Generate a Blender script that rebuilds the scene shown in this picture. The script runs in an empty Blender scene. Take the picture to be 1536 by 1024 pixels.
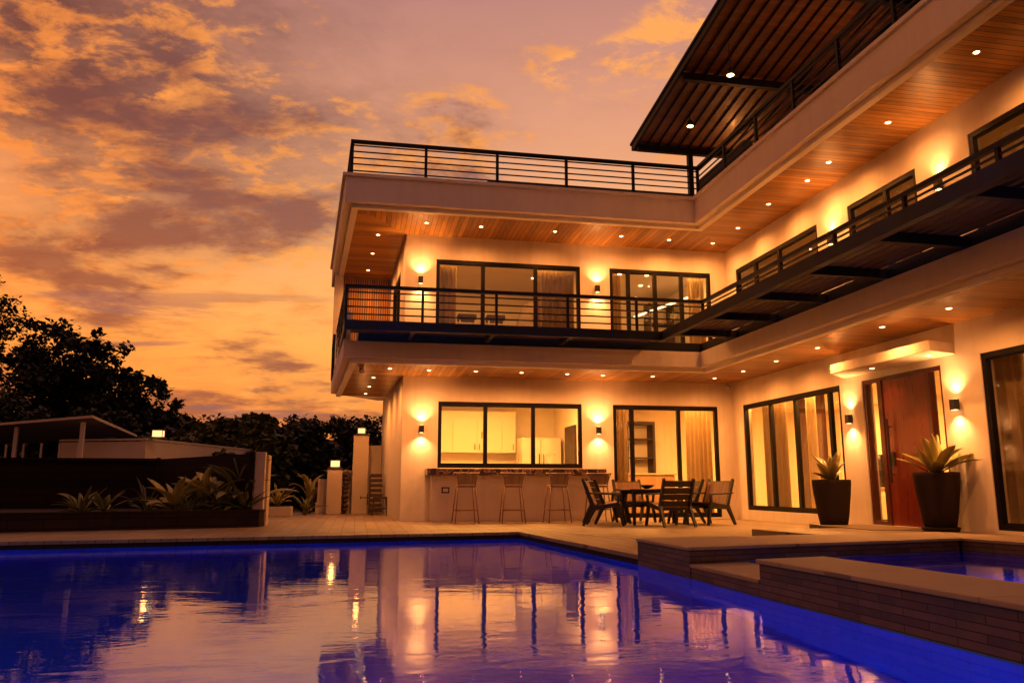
import bpy, bmesh, math, random
from mathutils import Vector, Matrix, Euler
random.seed(7)
R = math.radians
scene = bpy.context.scene
col = scene.collection
CAM_Z = 0.669
DZ = -0.04            # deck level
C1, C2 = 2.955, 6.05  # soffit levels
F1, F2 = 3.31, 6.67   # slab tops

# ------------------------------------------------------------------ helpers
def tag(o, label=None, cat=None, group=None, kind=None):
    if label: o['label'] = label
    if cat: o['category'] = cat
    if group: o['group'] = group
    if kind: o['kind'] = kind
    return o

def empty(name, loc=(0, 0, 0), rz=0, label=None, cat=None, group=None):
    o = bpy.data.objects.new(name, None)
    col.objects.link(o)
    o.empty_display_size = 0.1
    o.location = loc
    o.rotation_euler = (0, 0, rz)
    return tag(o, label, cat, group)

def origin(o):
    v = Vector((0, 0, 0))
    while o is not None:
        v = v + o.location
        o = o.parent
    return v

class MB:
    def __init__(s):
        s.v = []; s.f = []; s.smooth = False
    def add(s, vs, fs):
        n = len(s.v)
        s.v += [tuple(v) for v in vs]
        s.f += [tuple(i + n for i in f) for f in fs]
        return s
    def box(s, x0, y0, z0, x1, y1, z1):
        x0, x1 = min(x0, x1), max(x0, x1); y0, y1 = min(y0, y1), max(y0, y1); z0, z1 = min(z0, z1), max(z0, z1)
        vs = [(x0,y0,z0),(x1,y0,z0),(x1,y1,z0),(x0,y1,z0),(x0,y0,z1),(x1,y0,z1),(x1,y1,z1),(x0,y1,z1)]
        return s.add(vs, [(0,3,2,1),(4,5,6,7),(0,1,5,4),(1,2,6,5),(2,3,7,6),(3,0,4,7)])
    def beam(s, p, q, w, h, up=(0,0,1), w2=None, h2=None):
        p, q = Vector(p), Vector(q)
        d = (q - p).normalized(); u = Vector(up)
        if abs(d.dot(u)) > .99: u = Vector((0,1,0))
        r = d.cross(u).normalized(); u = r.cross(d)
        w2 = w if w2 is None else w2; h2 = h if h2 is None else h2
        vs = []
        for c, a, b in ((p, w, h), (q, w2, h2)):
            for i, j in ((-1,-1),(1,-1),(1,1),(-1,1)):
                vs.append(c + r*(i*a/2) + u*(j*b/2))
        return s.add(vs, [(3,2,1,0),(4,5,6,7),(0,1,5,4),(1,2,6,5),(2,3,7,6),(3,0,4,7)])
    def tube(s, pts, rad, n=8):
        pts = [Vector(p) for p in pts]
        rads = rad if isinstance(rad, (list, tuple)) else [rad]*len(pts)
        vs, fs = [], []
        for i, p in enumerate(pts):
            d = (pts[min(i+1, len(pts)-1)] - pts[max(i-1, 0)]).normalized()
            a = Vector((0,0,1)) if abs(d.z) < .95 else Vector((1,0,0))
            r = d.cross(a).normalized(); u = r.cross(d)
            for k in range(n):
                t = 2*math.pi*k/n
                vs.append(p + (r*math.cos(t) + u*math.sin(t))*rads[i])
        for i in range(len(pts)-1):
            for k in range(n):
                a, b = i*n+k, i*n+(k+1) % n
                fs.append((a, b, b+n, a+n))
        fs.append(tuple(range(n-1, -1, -1)))
        m = (len(pts)-1)*n
        fs.append(tuple(range(m, m+n)))
        return s.add(vs, fs)
    def lathe(s, prof, c=(0,0,0), n=32):
        vs, fs = [], []
        for r, z in prof:
            for k in range(n):
                t = 2*math.pi*k/n
                vs.append((c[0]+r*math.cos(t), c[1]+r*math.sin(t), c[2]+z))
        for i in range(len(prof)-1):
            for k in range(n):
                a, b = i*n+k, i*n+(k+1) % n
                fs.append((a, b, b+n, a+n))
        fs.append(tuple(range(n-1, -1, -1)))
        m = (len(prof)-1)*n
        fs.append(tuple(range(m, m+n)))
        return s.add(vs, fs)
    def prism(s, poly, z0, z1):
        a = sum(poly[i][0]*poly[(i+1) % len(poly)][1] - poly[(i+1) % len(poly)][0]*poly[i][1] for i in range(len(poly)))
        if a < 0: poly = poly[::-1]
        n = len(poly)
        vs = [(x, y, z0) for x, y in poly] + [(x, y, z1) for x, y in poly]
        fs = [tuple(range(n-1, -1, -1)), tuple(range(n, 2*n))]
        fs += [(i, (i+1) % n, (i+1) % n+n, i+n) for i in range(n)]
        return s.add(vs, fs)
    def band(s, A, B, z0, z1):
        """solid between two plan polylines A (outer) and B (inner)"""
        n = len(A)
        vs = [(x, y, z0) for x, y in A] + [(x, y, z0) for x, y in B] + [(x, y, z1) for x, y in A] + [(x, y, z1) for x, y in B]
        fs = []
        for i in range(n-1):
            fs += [(i, i+1, n+i+1, n+i), (2*n+i, 3*n+i, 3*n+i+1, 2*n+i+1), (i, 2*n+i, 2*n+i+1, i+1), (n+i, n+i+1, 3*n+i+1, 3*n+i)]
        fs += [(0, n, 3*n, 2*n), (n-1, 3*n-1, 4*n-1, 2*n-1)]
        return s.add(vs, fs)
    def build(s, name, mat, parent=None, world=True, bevel=0, smooth=None):
        me = bpy.data.meshes.new(name)
        off = origin(parent) if (parent is not None and world) else Vector((0,0,0))
        me.from_pydata([tuple(Vector(v) - off) for v in s.v], [], s.f)
        me.update()
        bm = bmesh.new(); bm.from_mesh(me)
        bmesh.ops.triangulate(bm, faces=[f for f in bm.faces if len(f.verts) > 4])
        bmesh.ops.recalc_face_normals(bm, faces=bm.faces)
        if name in ('pool_water', 'spa_water', 'ground'):
            for f in bm.faces:
                if f.normal.z < 0: f.normal_flip()
        bm.to_mesh(me); bm.free()
        me.materials.append(mat)
        if smooth if smooth is not None else s.smooth:
            for p in me.polygons: p.use_smooth = True
        o = bpy.data.objects.new(name, me)
        col.objects.link(o)
        if parent is not None: o.parent = parent
        if bevel:
            b = o.modifiers.new('bevel', 'BEVEL'); b.width = bevel; b.segments = 2; b.limit_method = 'ANGLE'
        return o

def copy_tree(o, parent=None):
    c = o.copy(); col.objects.link(c)
    if parent is not None: c.parent = parent
    for ch in list(o.children): copy_tree(ch, c)
    return c

# ------------------------------------------------------------------ materials
def new_mat(name):
    m = bpy.data.materials.new(name); m.use_nodes = True
    nt = m.node_tree
    return m, nt, nt.nodes['Principled BSDF']

def N(nt, t, **kw):
    n = nt.nodes.new(t)
    for k, v in kw.items():
        if k.startswith('i_'): n.inputs[k[2:]].default_value = v
        elif k.startswith('n'): n.inputs[int(k[1:])].default_value = v
        else: setattr(n, k, v)
    return n

def math_n(nt, op, a, b=None, c=None):
    n = nt.nodes.new('ShaderNodeMath'); n.operation = op
    for i, x in enumerate((a, b, c)):
        if x is None: continue
        if hasattr(x, 'is_output'): nt.links.new(x, n.inputs[i])
        else: n.inputs[i].default_value = x
    return n.outputs[0]

def mixc(nt, f, a, b):
    n = nt.nodes.new('ShaderNodeMix'); n.data_type = 'RGBA'
    for i, x in ((0, f), (6, a), (7, b)):
        if hasattr(x, 'is_output'): nt.links.new(x, n.inputs[i])
        else: n.inputs[i].default_value = (*x, 1) if isinstance(x, tuple) and len(x) == 3 else x
    return n.outputs[2]

def simple(name, c, rough=.5, metal=0, var=.12, scale=6., bump=0., spec=.5, coat=0., bscale=None):
    m, nt, b = new_mat(name)
    tc = N(nt, 'ShaderNodeNewGeometry')
    no = N(nt, 'ShaderNodeTexNoise'); no.inputs['Scale'].default_value = scale; no.inputs['Detail'].default_value = 6
    nt.links.new(tc.outputs['Position'], no.inputs['Vector'])
    lo = tuple(x*(1-var) for x in c); hi = tuple(min(1, x*(1+var)) for x in c)
    nt.links.new(mixc(nt, no.outputs['Fac'], lo, hi), b.inputs['Base Color'])
    b.inputs['Metallic'].default_value = metal
    b.inputs['Specular IOR Level'].default_value = spec
    b.inputs['Coat Weight'].default_value = coat
    r = math_n(nt, 'MULTIPLY_ADD', no.outputs['Fac'], .2, rough-.1)
    nt.links.new(r, b.inputs['Roughness'])
    if bump:
        n2 = N(nt, 'ShaderNodeTexNoise'); n2.inputs['Scale'].default_value = bscale or scale*6; n2.inputs['Detail'].default_value = 5
        nt.links.new(tc.outputs['Position'], n2.inputs['Vector'])
        bp = N(nt, 'ShaderNodeBump'); bp.inputs['Strength'].default_value = bump; bp.inputs['Distance'].default_value = .01
        nt.links.new(n2.outputs['Fac'], bp.inputs['Height']); nt.links.new(bp.outputs['Normal'], b.inputs['Normal'])
    return m

def planks(name, axis, width, c_lo, c_hi, rough=.3, coat=.4, groove=.05, local=False, gdark=.25, spec=.5):
    """boards running perpendicular to `axis` (the axis counts the boards)"""
    m, nt, b = new_mat(name)
    if local:
        src = N(nt, 'ShaderNodeTexCoord').outputs['Object']
    else:
        src = N(nt, 'ShaderNodeNewGeometry').outputs['Position']
    sp = N(nt, 'ShaderNodeSeparateXYZ'); nt.links.new(src, sp.inputs[0])
    u = math_n(nt, 'DIVIDE', sp.outputs[axis], width)
    fl = math_n(nt, 'FLOOR', u)
    fr = math_n(nt, 'FRACT', u)
    wn = N(nt, 'ShaderNodeTexWhiteNoise'); wn.noise_dimensions = '1D'; nt.links.new(fl, wn.inputs['W'])
    mp = N(nt, 'ShaderNodeMapping')
    sc = [1.2, 1.2, 1.2]; sc['XYZ'.index(axis)] = 14.
    mp.inputs['Scale'].default_value = sc
    nt.links.new(src, mp.inputs[0])
    ad = N(nt, 'ShaderNodeVectorMath'); ad.operation = 'ADD'
    nt.links.new(mp.outputs[0], ad.inputs[0])
    cb = N(nt, 'ShaderNodeCombineXYZ')
    k = math_n(nt, 'MULTIPLY', wn.outputs['Value'], 37.)
    nt.links.new(k, cb.inputs[0]); nt.links.new(k, cb.inputs[1]); nt.links.new(cb.outputs[0], ad.inputs[1])
    no = N(nt, 'ShaderNodeTexNoise'); no.inputs['Scale'].default_value = 1.6; no.inputs['Detail'].default_value = 7; no.inputs['Distortion'].default_value = 1.2
    nt.links.new(ad.outputs[0], no.inputs['Vector'])
    t = math_n(nt, 'MULTIPLY_ADD', wn.outputs['Value'], .45, -.12)
    t = math_n(nt, 'ADD', t, no.outputs['Fac'])
    t = math_n(nt, 'MULTIPLY_ADD', t, 1.5, -.45); 
    cl = N(nt, 'ShaderNodeClamp'); nt.links.new(t, cl.inputs[0])
    g1 = math_n(nt, 'LESS_THAN', fr, groove)
    base = mixc(nt, cl.outputs[0], c_lo, c_hi)
    nt.links.new(mixc(nt, g1, base, tuple(x*gdark for x in c_lo)), b.inputs['Base Color'])
    nt.links.new(math_n(nt, 'MULTIPLY_ADD', no.outputs['Fac'], .25, rough-.12), b.inputs['Roughness'])
    b.inputs['Specular IOR Level'].default_value = spec
    b.inputs['Coat Weight'].default_value = coat; b.inputs['Coat Roughness'].default_value = .18
    bp = N(nt, 'ShaderNodeBump'); bp.inputs['Strength'].default_value = .6; bp.inputs['Distance'].default_value = .004
    h = math_n(nt, 'SUBTRACT', math_n(nt, 'MULTIPLY', no.outputs['Fac'], .3), g1)
    nt.links.new(h, bp.inputs['Height']); nt.links.new(bp.outputs['Normal'], b.inputs['Normal'])
    return m

def emit(name, c, s):
    m = bpy.data.materials.new(name); m.use_nodes = True
    nt = m.node_tree; nt.nodes.clear()
    e = N(nt, 'ShaderNodeEmission'); e.inputs[0].default_value = (*c, 1); e.inputs[1].default_value = s
    o = N(nt, 'ShaderNodeOutputMaterial'); nt.links.new(e.outputs[0], o.inputs[0])
    return m

def glass_mat(name, tint=(.9,.9,.88)):
    m = bpy.data.materials.new(name); m.use_nodes = True
    nt = m.node_tree; nt.nodes.clear()
    tr = N(nt, 'ShaderNodeBsdfTransparent'); tr.inputs[0].default_value = (*tint, 1)
    gl = N(nt, 'ShaderNodeBsdfGlossy'); gl.inputs['Roughness'].default_value = .0
    lw = N(nt, 'ShaderNodeLayerWeight'); lw.inputs['Blend'].default_value = .5
    fr = math_n(nt, 'MULTIPLY_ADD', math_n(nt, 'POWER', lw.outputs['Facing'], 5.), .9, .045)
    mx = N(nt, 'ShaderNodeMixShader'); o = N(nt, 'ShaderNodeOutputMaterial')
    nt.links.new(fr, mx.inputs[0]); nt.links.new(tr.outputs[0], mx.inputs[1]); nt.links.new(gl.outputs[0], mx.inputs[2])
    nt.links.new(mx.outputs[0], o.inputs[0])
    return m

def stone_mat(name, c1, c2, mortar, bw, bh, rough=.7, coords='wall', ms=.006, bump=.5, off=.5, spec=.4):
    m, nt, b = new_mat(name); b.inputs['Specular IOR Level'].default_value = spec
    src = N(nt, 'ShaderNodeNewGeometry').outputs['Position']
    sp = N(nt, 'ShaderNodeSeparateXYZ'); nt.links.new(src, sp.inputs[0])
    cb = N(nt, 'ShaderNodeCombineXYZ')
    if coords == 'wall':
        nt.links.new(math_n(nt, 'ADD', sp.outputs[0], sp.outputs[1]), cb.inputs[0]); nt.links.new(sp.outputs[2], cb.inputs[1])
    else:
        nt.links.new(sp.outputs[1], cb.inputs[0]); nt.links.new(sp.outputs[0], cb.inputs[1])
    br = N(nt, 'ShaderNodeTexBrick'); br.offset = off; br.offset_frequency = 2
    br.inputs['Scale'].default_value = 1; br.inputs['Brick Width'].default_value = bw; br.inputs['Row Height'].default_value = bh
    br.inputs['Mortar Size'].default_value = ms; br.inputs['Mortar Smooth'].default_value = .1
    br.inputs['Color1'].default_value = (0, 0, 0, 1); br.inputs['Color2'].default_value = (1, 1, 1, 1); br.inputs['Mortar'].default_value = (.5, .5, .5, 1)
    nt.links.new(cb.outputs[0], br.inputs['Vector'])
    no = N(nt, 'ShaderNodeTexNoise'); no.inputs['Scale'].default_value = 7; no.inputs['Detail'].default_value = 8
    nt.links.new(src, no.inputs['Vector'])
    bw_ = N(nt, 'ShaderNodeRGBToBW'); nt.links.new(br.outputs['Color'], bw_.inputs[0])
    t = math_n(nt, 'MULTIPLY_ADD', bw_.outputs[0], .55, math_n(nt, 'MULTIPLY_ADD', no.outputs['Fac'], 1.0, -.28))
    cl = N(nt, 'ShaderNodeClamp'); nt.links.new(t, cl.inputs[0])
    base = mixc(nt, cl.outputs[0], c1, c2)
    nt.links.new(mixc(nt, br.outputs['Fac'], base, mortar), b.inputs['Base Color'])
    nt.links.new(math_n(nt, 'MULTIPLY_ADD', no.outputs['Fac'], .4, rough-.2), b.inputs['Roughness'])
    h = math_n(nt, 'SUBTRACT', math_n(nt, 'MULTIPLY_ADD', bw_.outputs[0], .7, math_n(nt, 'MULTIPLY', no.outputs['Fac'], .5)), math_n(nt, 'MULTIPLY', br.outputs['Fac'], 1.))
    bp = N(nt, 'ShaderNodeBump'); bp.inputs['Strength'].default_value = bump; bp.inputs['Distance'].default_value = .012
    nt.links.new(h, bp.inputs['Height']); nt.links.new(bp.outputs['Normal'], b.inputs['Normal'])
    return m

def plaster(name, c, dirt, amount):
    m, nt, b = new_mat(name)
    src = N(nt, 'ShaderNodeNewGeometry').outputs['Position']
    mp = N(nt, 'ShaderNodeMapping'); mp.inputs['Scale'].default_value = (5.5, 5.5, .45); nt.links.new(src, mp.inputs[0])
    st = N(nt, 'ShaderNodeTexNoise'); st.inputs['Scale'].default_value = 1.3; st.inputs['Detail'].default_value = 6; nt.links.new(mp.outputs[0], st.inputs['Vector'])
    bl = N(nt, 'ShaderNodeTexNoise'); bl.inputs['Scale'].default_value = .8; bl.inputs['Detail'].default_value = 7; bl.inputs['Roughness'].default_value = .6; nt.links.new(src, bl.inputs['Vector'])
    r = N(nt, 'ShaderNodeMapRange'); r.inputs[1].default_value = .50; r.inputs[2].default_value = .78
    nt.links.new(math_n(nt, 'ADD', math_n(nt, 'MULTIPLY', st.outputs['Fac'], .5), math_n(nt, 'MULTIPLY', bl.outputs['Fac'], .62)), r.inputs[0])
    nt.links.new(mixc(nt, math_n(nt, 'MULTIPLY', r.outputs[0], amount), c, dirt), b.inputs['Base Color'])
    b.inputs['Roughness'].default_value = .75; b.inputs['Specular IOR Level'].default_value = .3
    n2 = N(nt, 'ShaderNodeTexNoise'); n2.inputs['Scale'].default_value = 9; n2.inputs['Detail'].default_value = 8; nt.links.new(src, n2.inputs['Vector'])
    bp = N(nt, 'ShaderNodeBump'); bp.inputs['Strength'].default_value = .22; bp.inputs['Distance'].default_value = .012
    nt.links.new(n2.outputs['Fac'], bp.inputs['Height']); nt.links.new(bp.outputs['Normal'], b.inputs['Normal'])
    return m
M = {}
M['plaster'] = plaster('plaster', (.76, .70, .62), (.50, .42, .34), .42)
M['fascia'] = plaster('fascia_paint', (.84, .77, .71), (.56, .48, .42), .28)
M['trimwhite'] = simple('trim_paint', (.76, .71, .64), .5, var=.03, scale=3)
M['steel'] = simple('black_steel', (.006, .0055, .007), .5, metal=.0, var=.25, scale=5, spec=.22)
M['frame'] = simple('window_frame_metal', (.005, .004, .0035), .5, var=.2, scale=8, spec=.2)
M['soffitY'] = planks('soffit_boards_front', 'X', .105, (.17, .066, .010), (.58, .275, .050), .34, .14, groove=.10, gdark=.10)
M['soffitX'] = planks('soffit_boards_side', 'Y', .105, (.17, .066, .010), (.58, .275, .050), .34, .14, groove=.10, gdark=.10)
M['canopywood'] = planks('canopy_boards', 'Y', .11, (.085, .028, .008), (.19, .068, .018), .45, .1)
M['slatwood'] = planks('slat_screen_wood', 'X', .06, (.40, .19, .045), (.66, .36, .11), .5, .1, groove=.3, gdark=.12)  # screen wood coloured brighter in place of a nearby lamp's glow
M['doorwood'] = planks('door_wood', 'Y', .27, (.13, .013, .005), (.25, .029, .009), .3, .5, groove=.012)
M['doorframe'] = simple('door_frame_wood', (.085, .014, .008), .35, var=.3, scale=5, coat=.4)
M['glass'] = glass_mat('window_glass', (.95, .94, .92))
M['glassup'] = glass_mat('window_glass_tinted', (.86, .85, .82))
M['room'] = simple('interior_paint', (.78, .70, .55), .7, var=.04, scale=2)
M['roomfloor'] = simple('interior_floor', (.42, .33, .22), .25, var=.1, scale=3)
M['cabinet'] = simple('cabinet_lacquer', (.76, .66, .46), .3, var=.03, scale=2)
M['steelapp'] = simple('appliance_steel', (.72, .64, .50), .3, metal=.3, var=.04, scale=2)
M['dark'] = simple('dark_plastic', (.02, .017, .015), .4)
M['curtain'] = simple('curtain_cloth', (.55, .44, .32), .85, var=.08, scale=4)
M['sheer'] = simple('curtain_pale_cloth', (.66, .55, .38), .85, var=.06, scale=4)
def cloth(name, c):
    m = bpy.data.materials.new(name); m.use_nodes = True
    nt = m.node_tree; nt.nodes.clear()
    a = N(nt, 'ShaderNodeBsdfDiffuse'); b = N(nt, 'ShaderNodeBsdfTranslucent'); x = N(nt, 'ShaderNodeMixShader'); o = N(nt, 'ShaderNodeOutputMaterial')
    g = N(nt, 'ShaderNodeNewGeometry'); no = N(nt, 'ShaderNodeTexNoise'); no.inputs['Scale'].default_value = 60
    nt.links.new(g.outputs['Position'], no.inputs['Vector'])
    cc = mixc(nt, no.outputs['Fac'], tuple(q*.85 for q in c), tuple(min(1, q*1.1) for q in c))
    nt.links.new(cc, a.inputs[0]); nt.links.new(cc, b.inputs[0]); x.inputs[0].default_value = .5
    nt.links.new(a.outputs[0], x.inputs[1]); nt.links.new(b.outputs[0], x.inputs[2]); nt.links.new(x.outputs[0], o.inputs[0])
    return m
M['curtain'] = cloth('curtain_cloth_thin', (.46, .37, .25)); M['sheer'] = cloth('curtain_sheer_thin', (.68, .58, .40))
M['marble'] = None
M['deck'] = None
M['water'] = None
M['tile'] = None
M['ledge'] = stone_mat('ledge_stone', (.058, .037, .029), (.20, .128, .095), (.032, .021, .017), .38, .046, bump=.9, ms=.0035)
M['coping'] = stone_mat('coping_stone', (.33, .26, .20), (.45, .36, .28), (.2, .15, .12), 1.2, 3.0, rough=.6, coords='floor', ms=.005, bump=.15)
M['darkstone'] = stone_mat('dark_wall_tile', (.022, .014, .012), (.048, .031, .026), (.010, .007, .006), .6, .15, rough=.75, spec=.06)
M['fence'] = planks('fence_boards', 'Z', .16, (.010, .0060, .0050), (.021, .012, .009), .85, 0., groove=.05, spec=.08)
M['fencepost'] = simple('dark_post', (.014, .009, .008), .8, spec=.08)
M['gatewall'] = simple('garden_wall_paint', (.52, .44, .36), .8, var=.16, scale=1.6, bump=.15, bscale=18)
M['roofsheet'] = simple('carport_roof', (.16, .13, .12), .55, var=.1, scale=2)
M['bark'] = simple('bark', (.05, .035, .025), .9, var=.3, scale=8, bump=.4)
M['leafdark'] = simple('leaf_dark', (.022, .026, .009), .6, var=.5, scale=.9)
M['leafmid'] = simple('leaf_mid', (.10, .105, .028), .55, var=.5, scale=1.3)  # lantern glow on the shrubs is put into this brighter leaf colour
M['leaflit'] = simple('leaf_broad_lit', (.34, .30, .075), .42, var=.25, scale=9)  # golden light on the leaves is put into this colour
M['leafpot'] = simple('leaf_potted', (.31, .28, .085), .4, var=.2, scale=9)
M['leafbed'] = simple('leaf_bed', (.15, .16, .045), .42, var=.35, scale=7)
M['stem'] = simple('plant_stem', (.16, .14, .05), .6)
M['soil'] = simple('soil', (.03, .02, .014), .95, var=.4, scale=20, bump=.5)
M['pot'] = simple('pot_clay', (.036, .026, .021), .8, spec=.08, var=.18, scale=5, bump=.15, bscale=60)
M['chairframe'] = simple('chair_frame_wood', (.008, .0055, .0045), .4, var=.3, scale=6)
M['chairwood'] = planks('chair_slat_wood', 'X', .105, (.17, .085, .040), (.34, .19, .10), .5, .1, groove=.06, local=True)
M['chairdark'] = simple('chair_dark_slat', (.028, .013, .009), .5, var=.3, scale=7)
M['stoolwood'] = simple('stool_frame', (.27, .15, .08), .45, var=.2, scale=9)
M['rattan'] = planks('stool_cane', 'X', .022, (.34, .24, .14), (.52, .40, .25), .7, 0., groove=.25, local=True)
M['lampblack'] = simple('lamp_housing', (.016, .013, .012), .45)
M['white'] = simple('camera_white', (.75, .70, .64), .4)
M['fabric'] = simple('dark_fabric', (.022, .020, .026), .9, var=.3, scale=10)
M['chairfab'] = simple('lounge_fabric', (.20, .15, .12), .9, var=.15, scale=8)
M['ground'] = simple('ground_soil', (.040, .036, .018), .95, var=.4, scale=.5)
M['mat'] = simple('doormat', (.22, .17, .11), .95, var=.3, scale=40)
M['artdark'] = simple('carved_wood', (.05, .025, .016), .6, var=.5, scale=14, bump=.6)
WARM = (1.0, .325, .068)
M['lens'] = emit('lamp_lens', (1, .62, .24), 16)
M['sconce_lens'] = emit('wall_lamp_lens', (1, .56, .18), 8)
M['lantern'] = emit('lantern_glass', (1, .58, .21), 1.9)
M['strip'] = emit('led_strip', (1, .66, .3), 5)
M['poollamp'] = emit('pool_lamp_lens', (.10, .20, 1.0), .7)

# marble worktop
def marble():
    m, nt, b = new_mat('dark_marble')
    src = N(nt, 'ShaderNodeNewGeometry').outputs['Position']
    n1 = N(nt, 'ShaderNodeTexNoise'); n1.inputs['Scale'].default_value = 3.5; n1.inputs['Detail'].default_value = 9; n1.inputs['Distortion'].default_value = 2.2
    nt.links.new(src, n1.inputs['Vector'])
    cr = N(nt, 'ShaderNodeValToRGB'); e = cr.color_ramp.elements
    e[0].position = .30; e[0].color = (.035, .018, .016, 1); e[1].position = .62; e[1].color = (.14, .07, .05, 1)
    x = cr.color_ramp.elements.new(.50); x.color = (.05, .026, .022, 1)
    x = cr.color_ramp.elements.new(.535); x.color = (.38, .25, .17, 1)
    x = cr.color_ramp.elements.new(.56); x.color = (.08, .04, .03, 1)
    nt.links.new(n1.outputs['Fac'], cr.inputs[0]); nt.links.new(cr.outputs[0], b.inputs['Base Color'])
    b.inputs['Roughness'].default_value = .22
    return m
M['marble'] = marble()

def deck_mat():
    m, nt, b = new_mat('deck_tiles')
    src = N(nt, 'ShaderNodeNewGeometry').outputs['Position']
    sp = N(nt, 'ShaderNodeSeparateXYZ'); nt.links.new(src, sp.inputs[0])
    cb = N(nt, 'ShaderNodeCombineXYZ'); nt.links.new(sp.outputs[1], cb.inputs[0]); nt.links.new(sp.outputs[0], cb.inputs[1])
    br = N(nt, 'ShaderNodeTexBrick'); br.offset = .5
    for k, v in (('Scale', 1), ('Brick Width', 1.2), ('Row Height', .2), ('Mortar Size', .007), ('Mortar Smooth', .2)): br.inputs[k].default_value = v
    br.inputs['Color1'].default_value = (0,0,0,1); br.inputs['Color2'].default_value = (1,1,1,1); br.inputs['Mortar'].default_value = (.5,.5,.5,1)
    nt.links.new(cb.outputs[0], br.inputs['Vector'])
    mp = N(nt, 'ShaderNodeMapping'); mp.inputs['Scale'].default_value = (9, 1.3, 1); nt.links.new(src, mp.inputs[0])
    no = N(nt, 'ShaderNodeTexNoise'); no.inputs['Scale'].default_value = 1.5; no.inputs['Detail'].default_value = 8
    nt.links.new(mp.outputs[0], no.inputs['Vector'])
    n2 = N(nt, 'ShaderNodeTexNoise'); n2.inputs['Scale'].default_value = .8; n2.inputs['Detail'].default_value = 5
    nt.links.new(src, n2.inputs['Vector'])
    bw = N(nt, 'ShaderNodeRGBToBW'); nt.links.new(br.outputs['Color'], bw.inputs[0])
    t = math_n(nt, 'MULTIPLY_ADD', bw.outputs[0], .42, math_n(nt, 'MULTIPLY_ADD', no.outputs['Fac'], .7, math_n(nt, 'MULTIPLY_ADD', n2.outputs['Fac'], .9, -.68)))
    cl = N(nt, 'ShaderNodeClamp'); nt.links.new(t, cl.inputs[0])
    base = mixc(nt, cl.outputs[0], (.18, .125, .08), (.36, .275, .19))
    nt.links.new(mixc(nt, br.outputs['Fac'], base, (.085, .058, .038)), b.inputs['Base Color'])
    nt.links.new(math_n(nt, 'MULTIPLY_ADD', n2.outputs['Fac'], .4, .28), b.inputs['Roughness'])
    bp = N(nt, 'ShaderNodeBump'); bp.inputs['Strength'].default_value = .4; bp.inputs['Distance'].default_value = .006
    nt.links.new(math_n(nt, 'SUBTRACT', math_n(nt, 'MULTIPLY', no.outputs['Fac'], .4), br.outputs['Fac']), bp.inputs['Height'])
    nt.links.new(bp.outputs['Normal'], b.inputs['Normal'])
    return m
M['deck'] = deck_mat()

def tile_mat():
    m, nt, b = new_mat('blue_pool_tile')
    src = N(nt, 'ShaderNodeNewGeometry').outputs['Position']
    sp = N(nt, 'ShaderNodeSeparateXYZ'); nt.links.new(src, sp.inputs[0])
    g = None
    for ax in range(3):
        fr = math_n(nt, 'FRACT', math_n(nt, 'DIVIDE', sp.outputs[ax], .30))
        l = math_n(nt, 'LESS_THAN', math_n(nt, 'ABSOLUTE', math_n(nt, 'SUBTRACT', fr, .5)), .015)
        g = l if g is None else math_n(nt, 'MAXIMUM', g, l)
    no = N(nt, 'ShaderNodeTexNoise'); no.inputs['Scale'].default_value = 2.5; no.inputs['Detail'].default_value = 4
    nt.links.new(src, no.inputs['Vector'])
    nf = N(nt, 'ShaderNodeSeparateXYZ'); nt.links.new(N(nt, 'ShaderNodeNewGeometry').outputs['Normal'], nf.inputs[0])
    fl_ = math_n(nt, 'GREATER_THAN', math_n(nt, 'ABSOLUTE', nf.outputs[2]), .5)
    base = mixc(nt, no.outputs['Fac'], mixc(nt, fl_, (.003, .028, .30), (.008, .10, .78)), mixc(nt, fl_, (.005, .050, .42), (.014, .15, .92)))  # floor coloured brighter than the walls to make up for weak lamp light
    nz = N(nt, 'ShaderNodeSeparateXYZ'); nt.links.new(N(nt, 'ShaderNodeNewGeometry').outputs['Normal'], nz.inputs[0])
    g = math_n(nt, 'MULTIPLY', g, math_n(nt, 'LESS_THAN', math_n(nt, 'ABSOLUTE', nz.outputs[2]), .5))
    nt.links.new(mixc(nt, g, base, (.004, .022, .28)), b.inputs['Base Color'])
    b.inputs['Roughness'].default_value = .35
    return m
M['tile'] = tile_mat()

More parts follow.
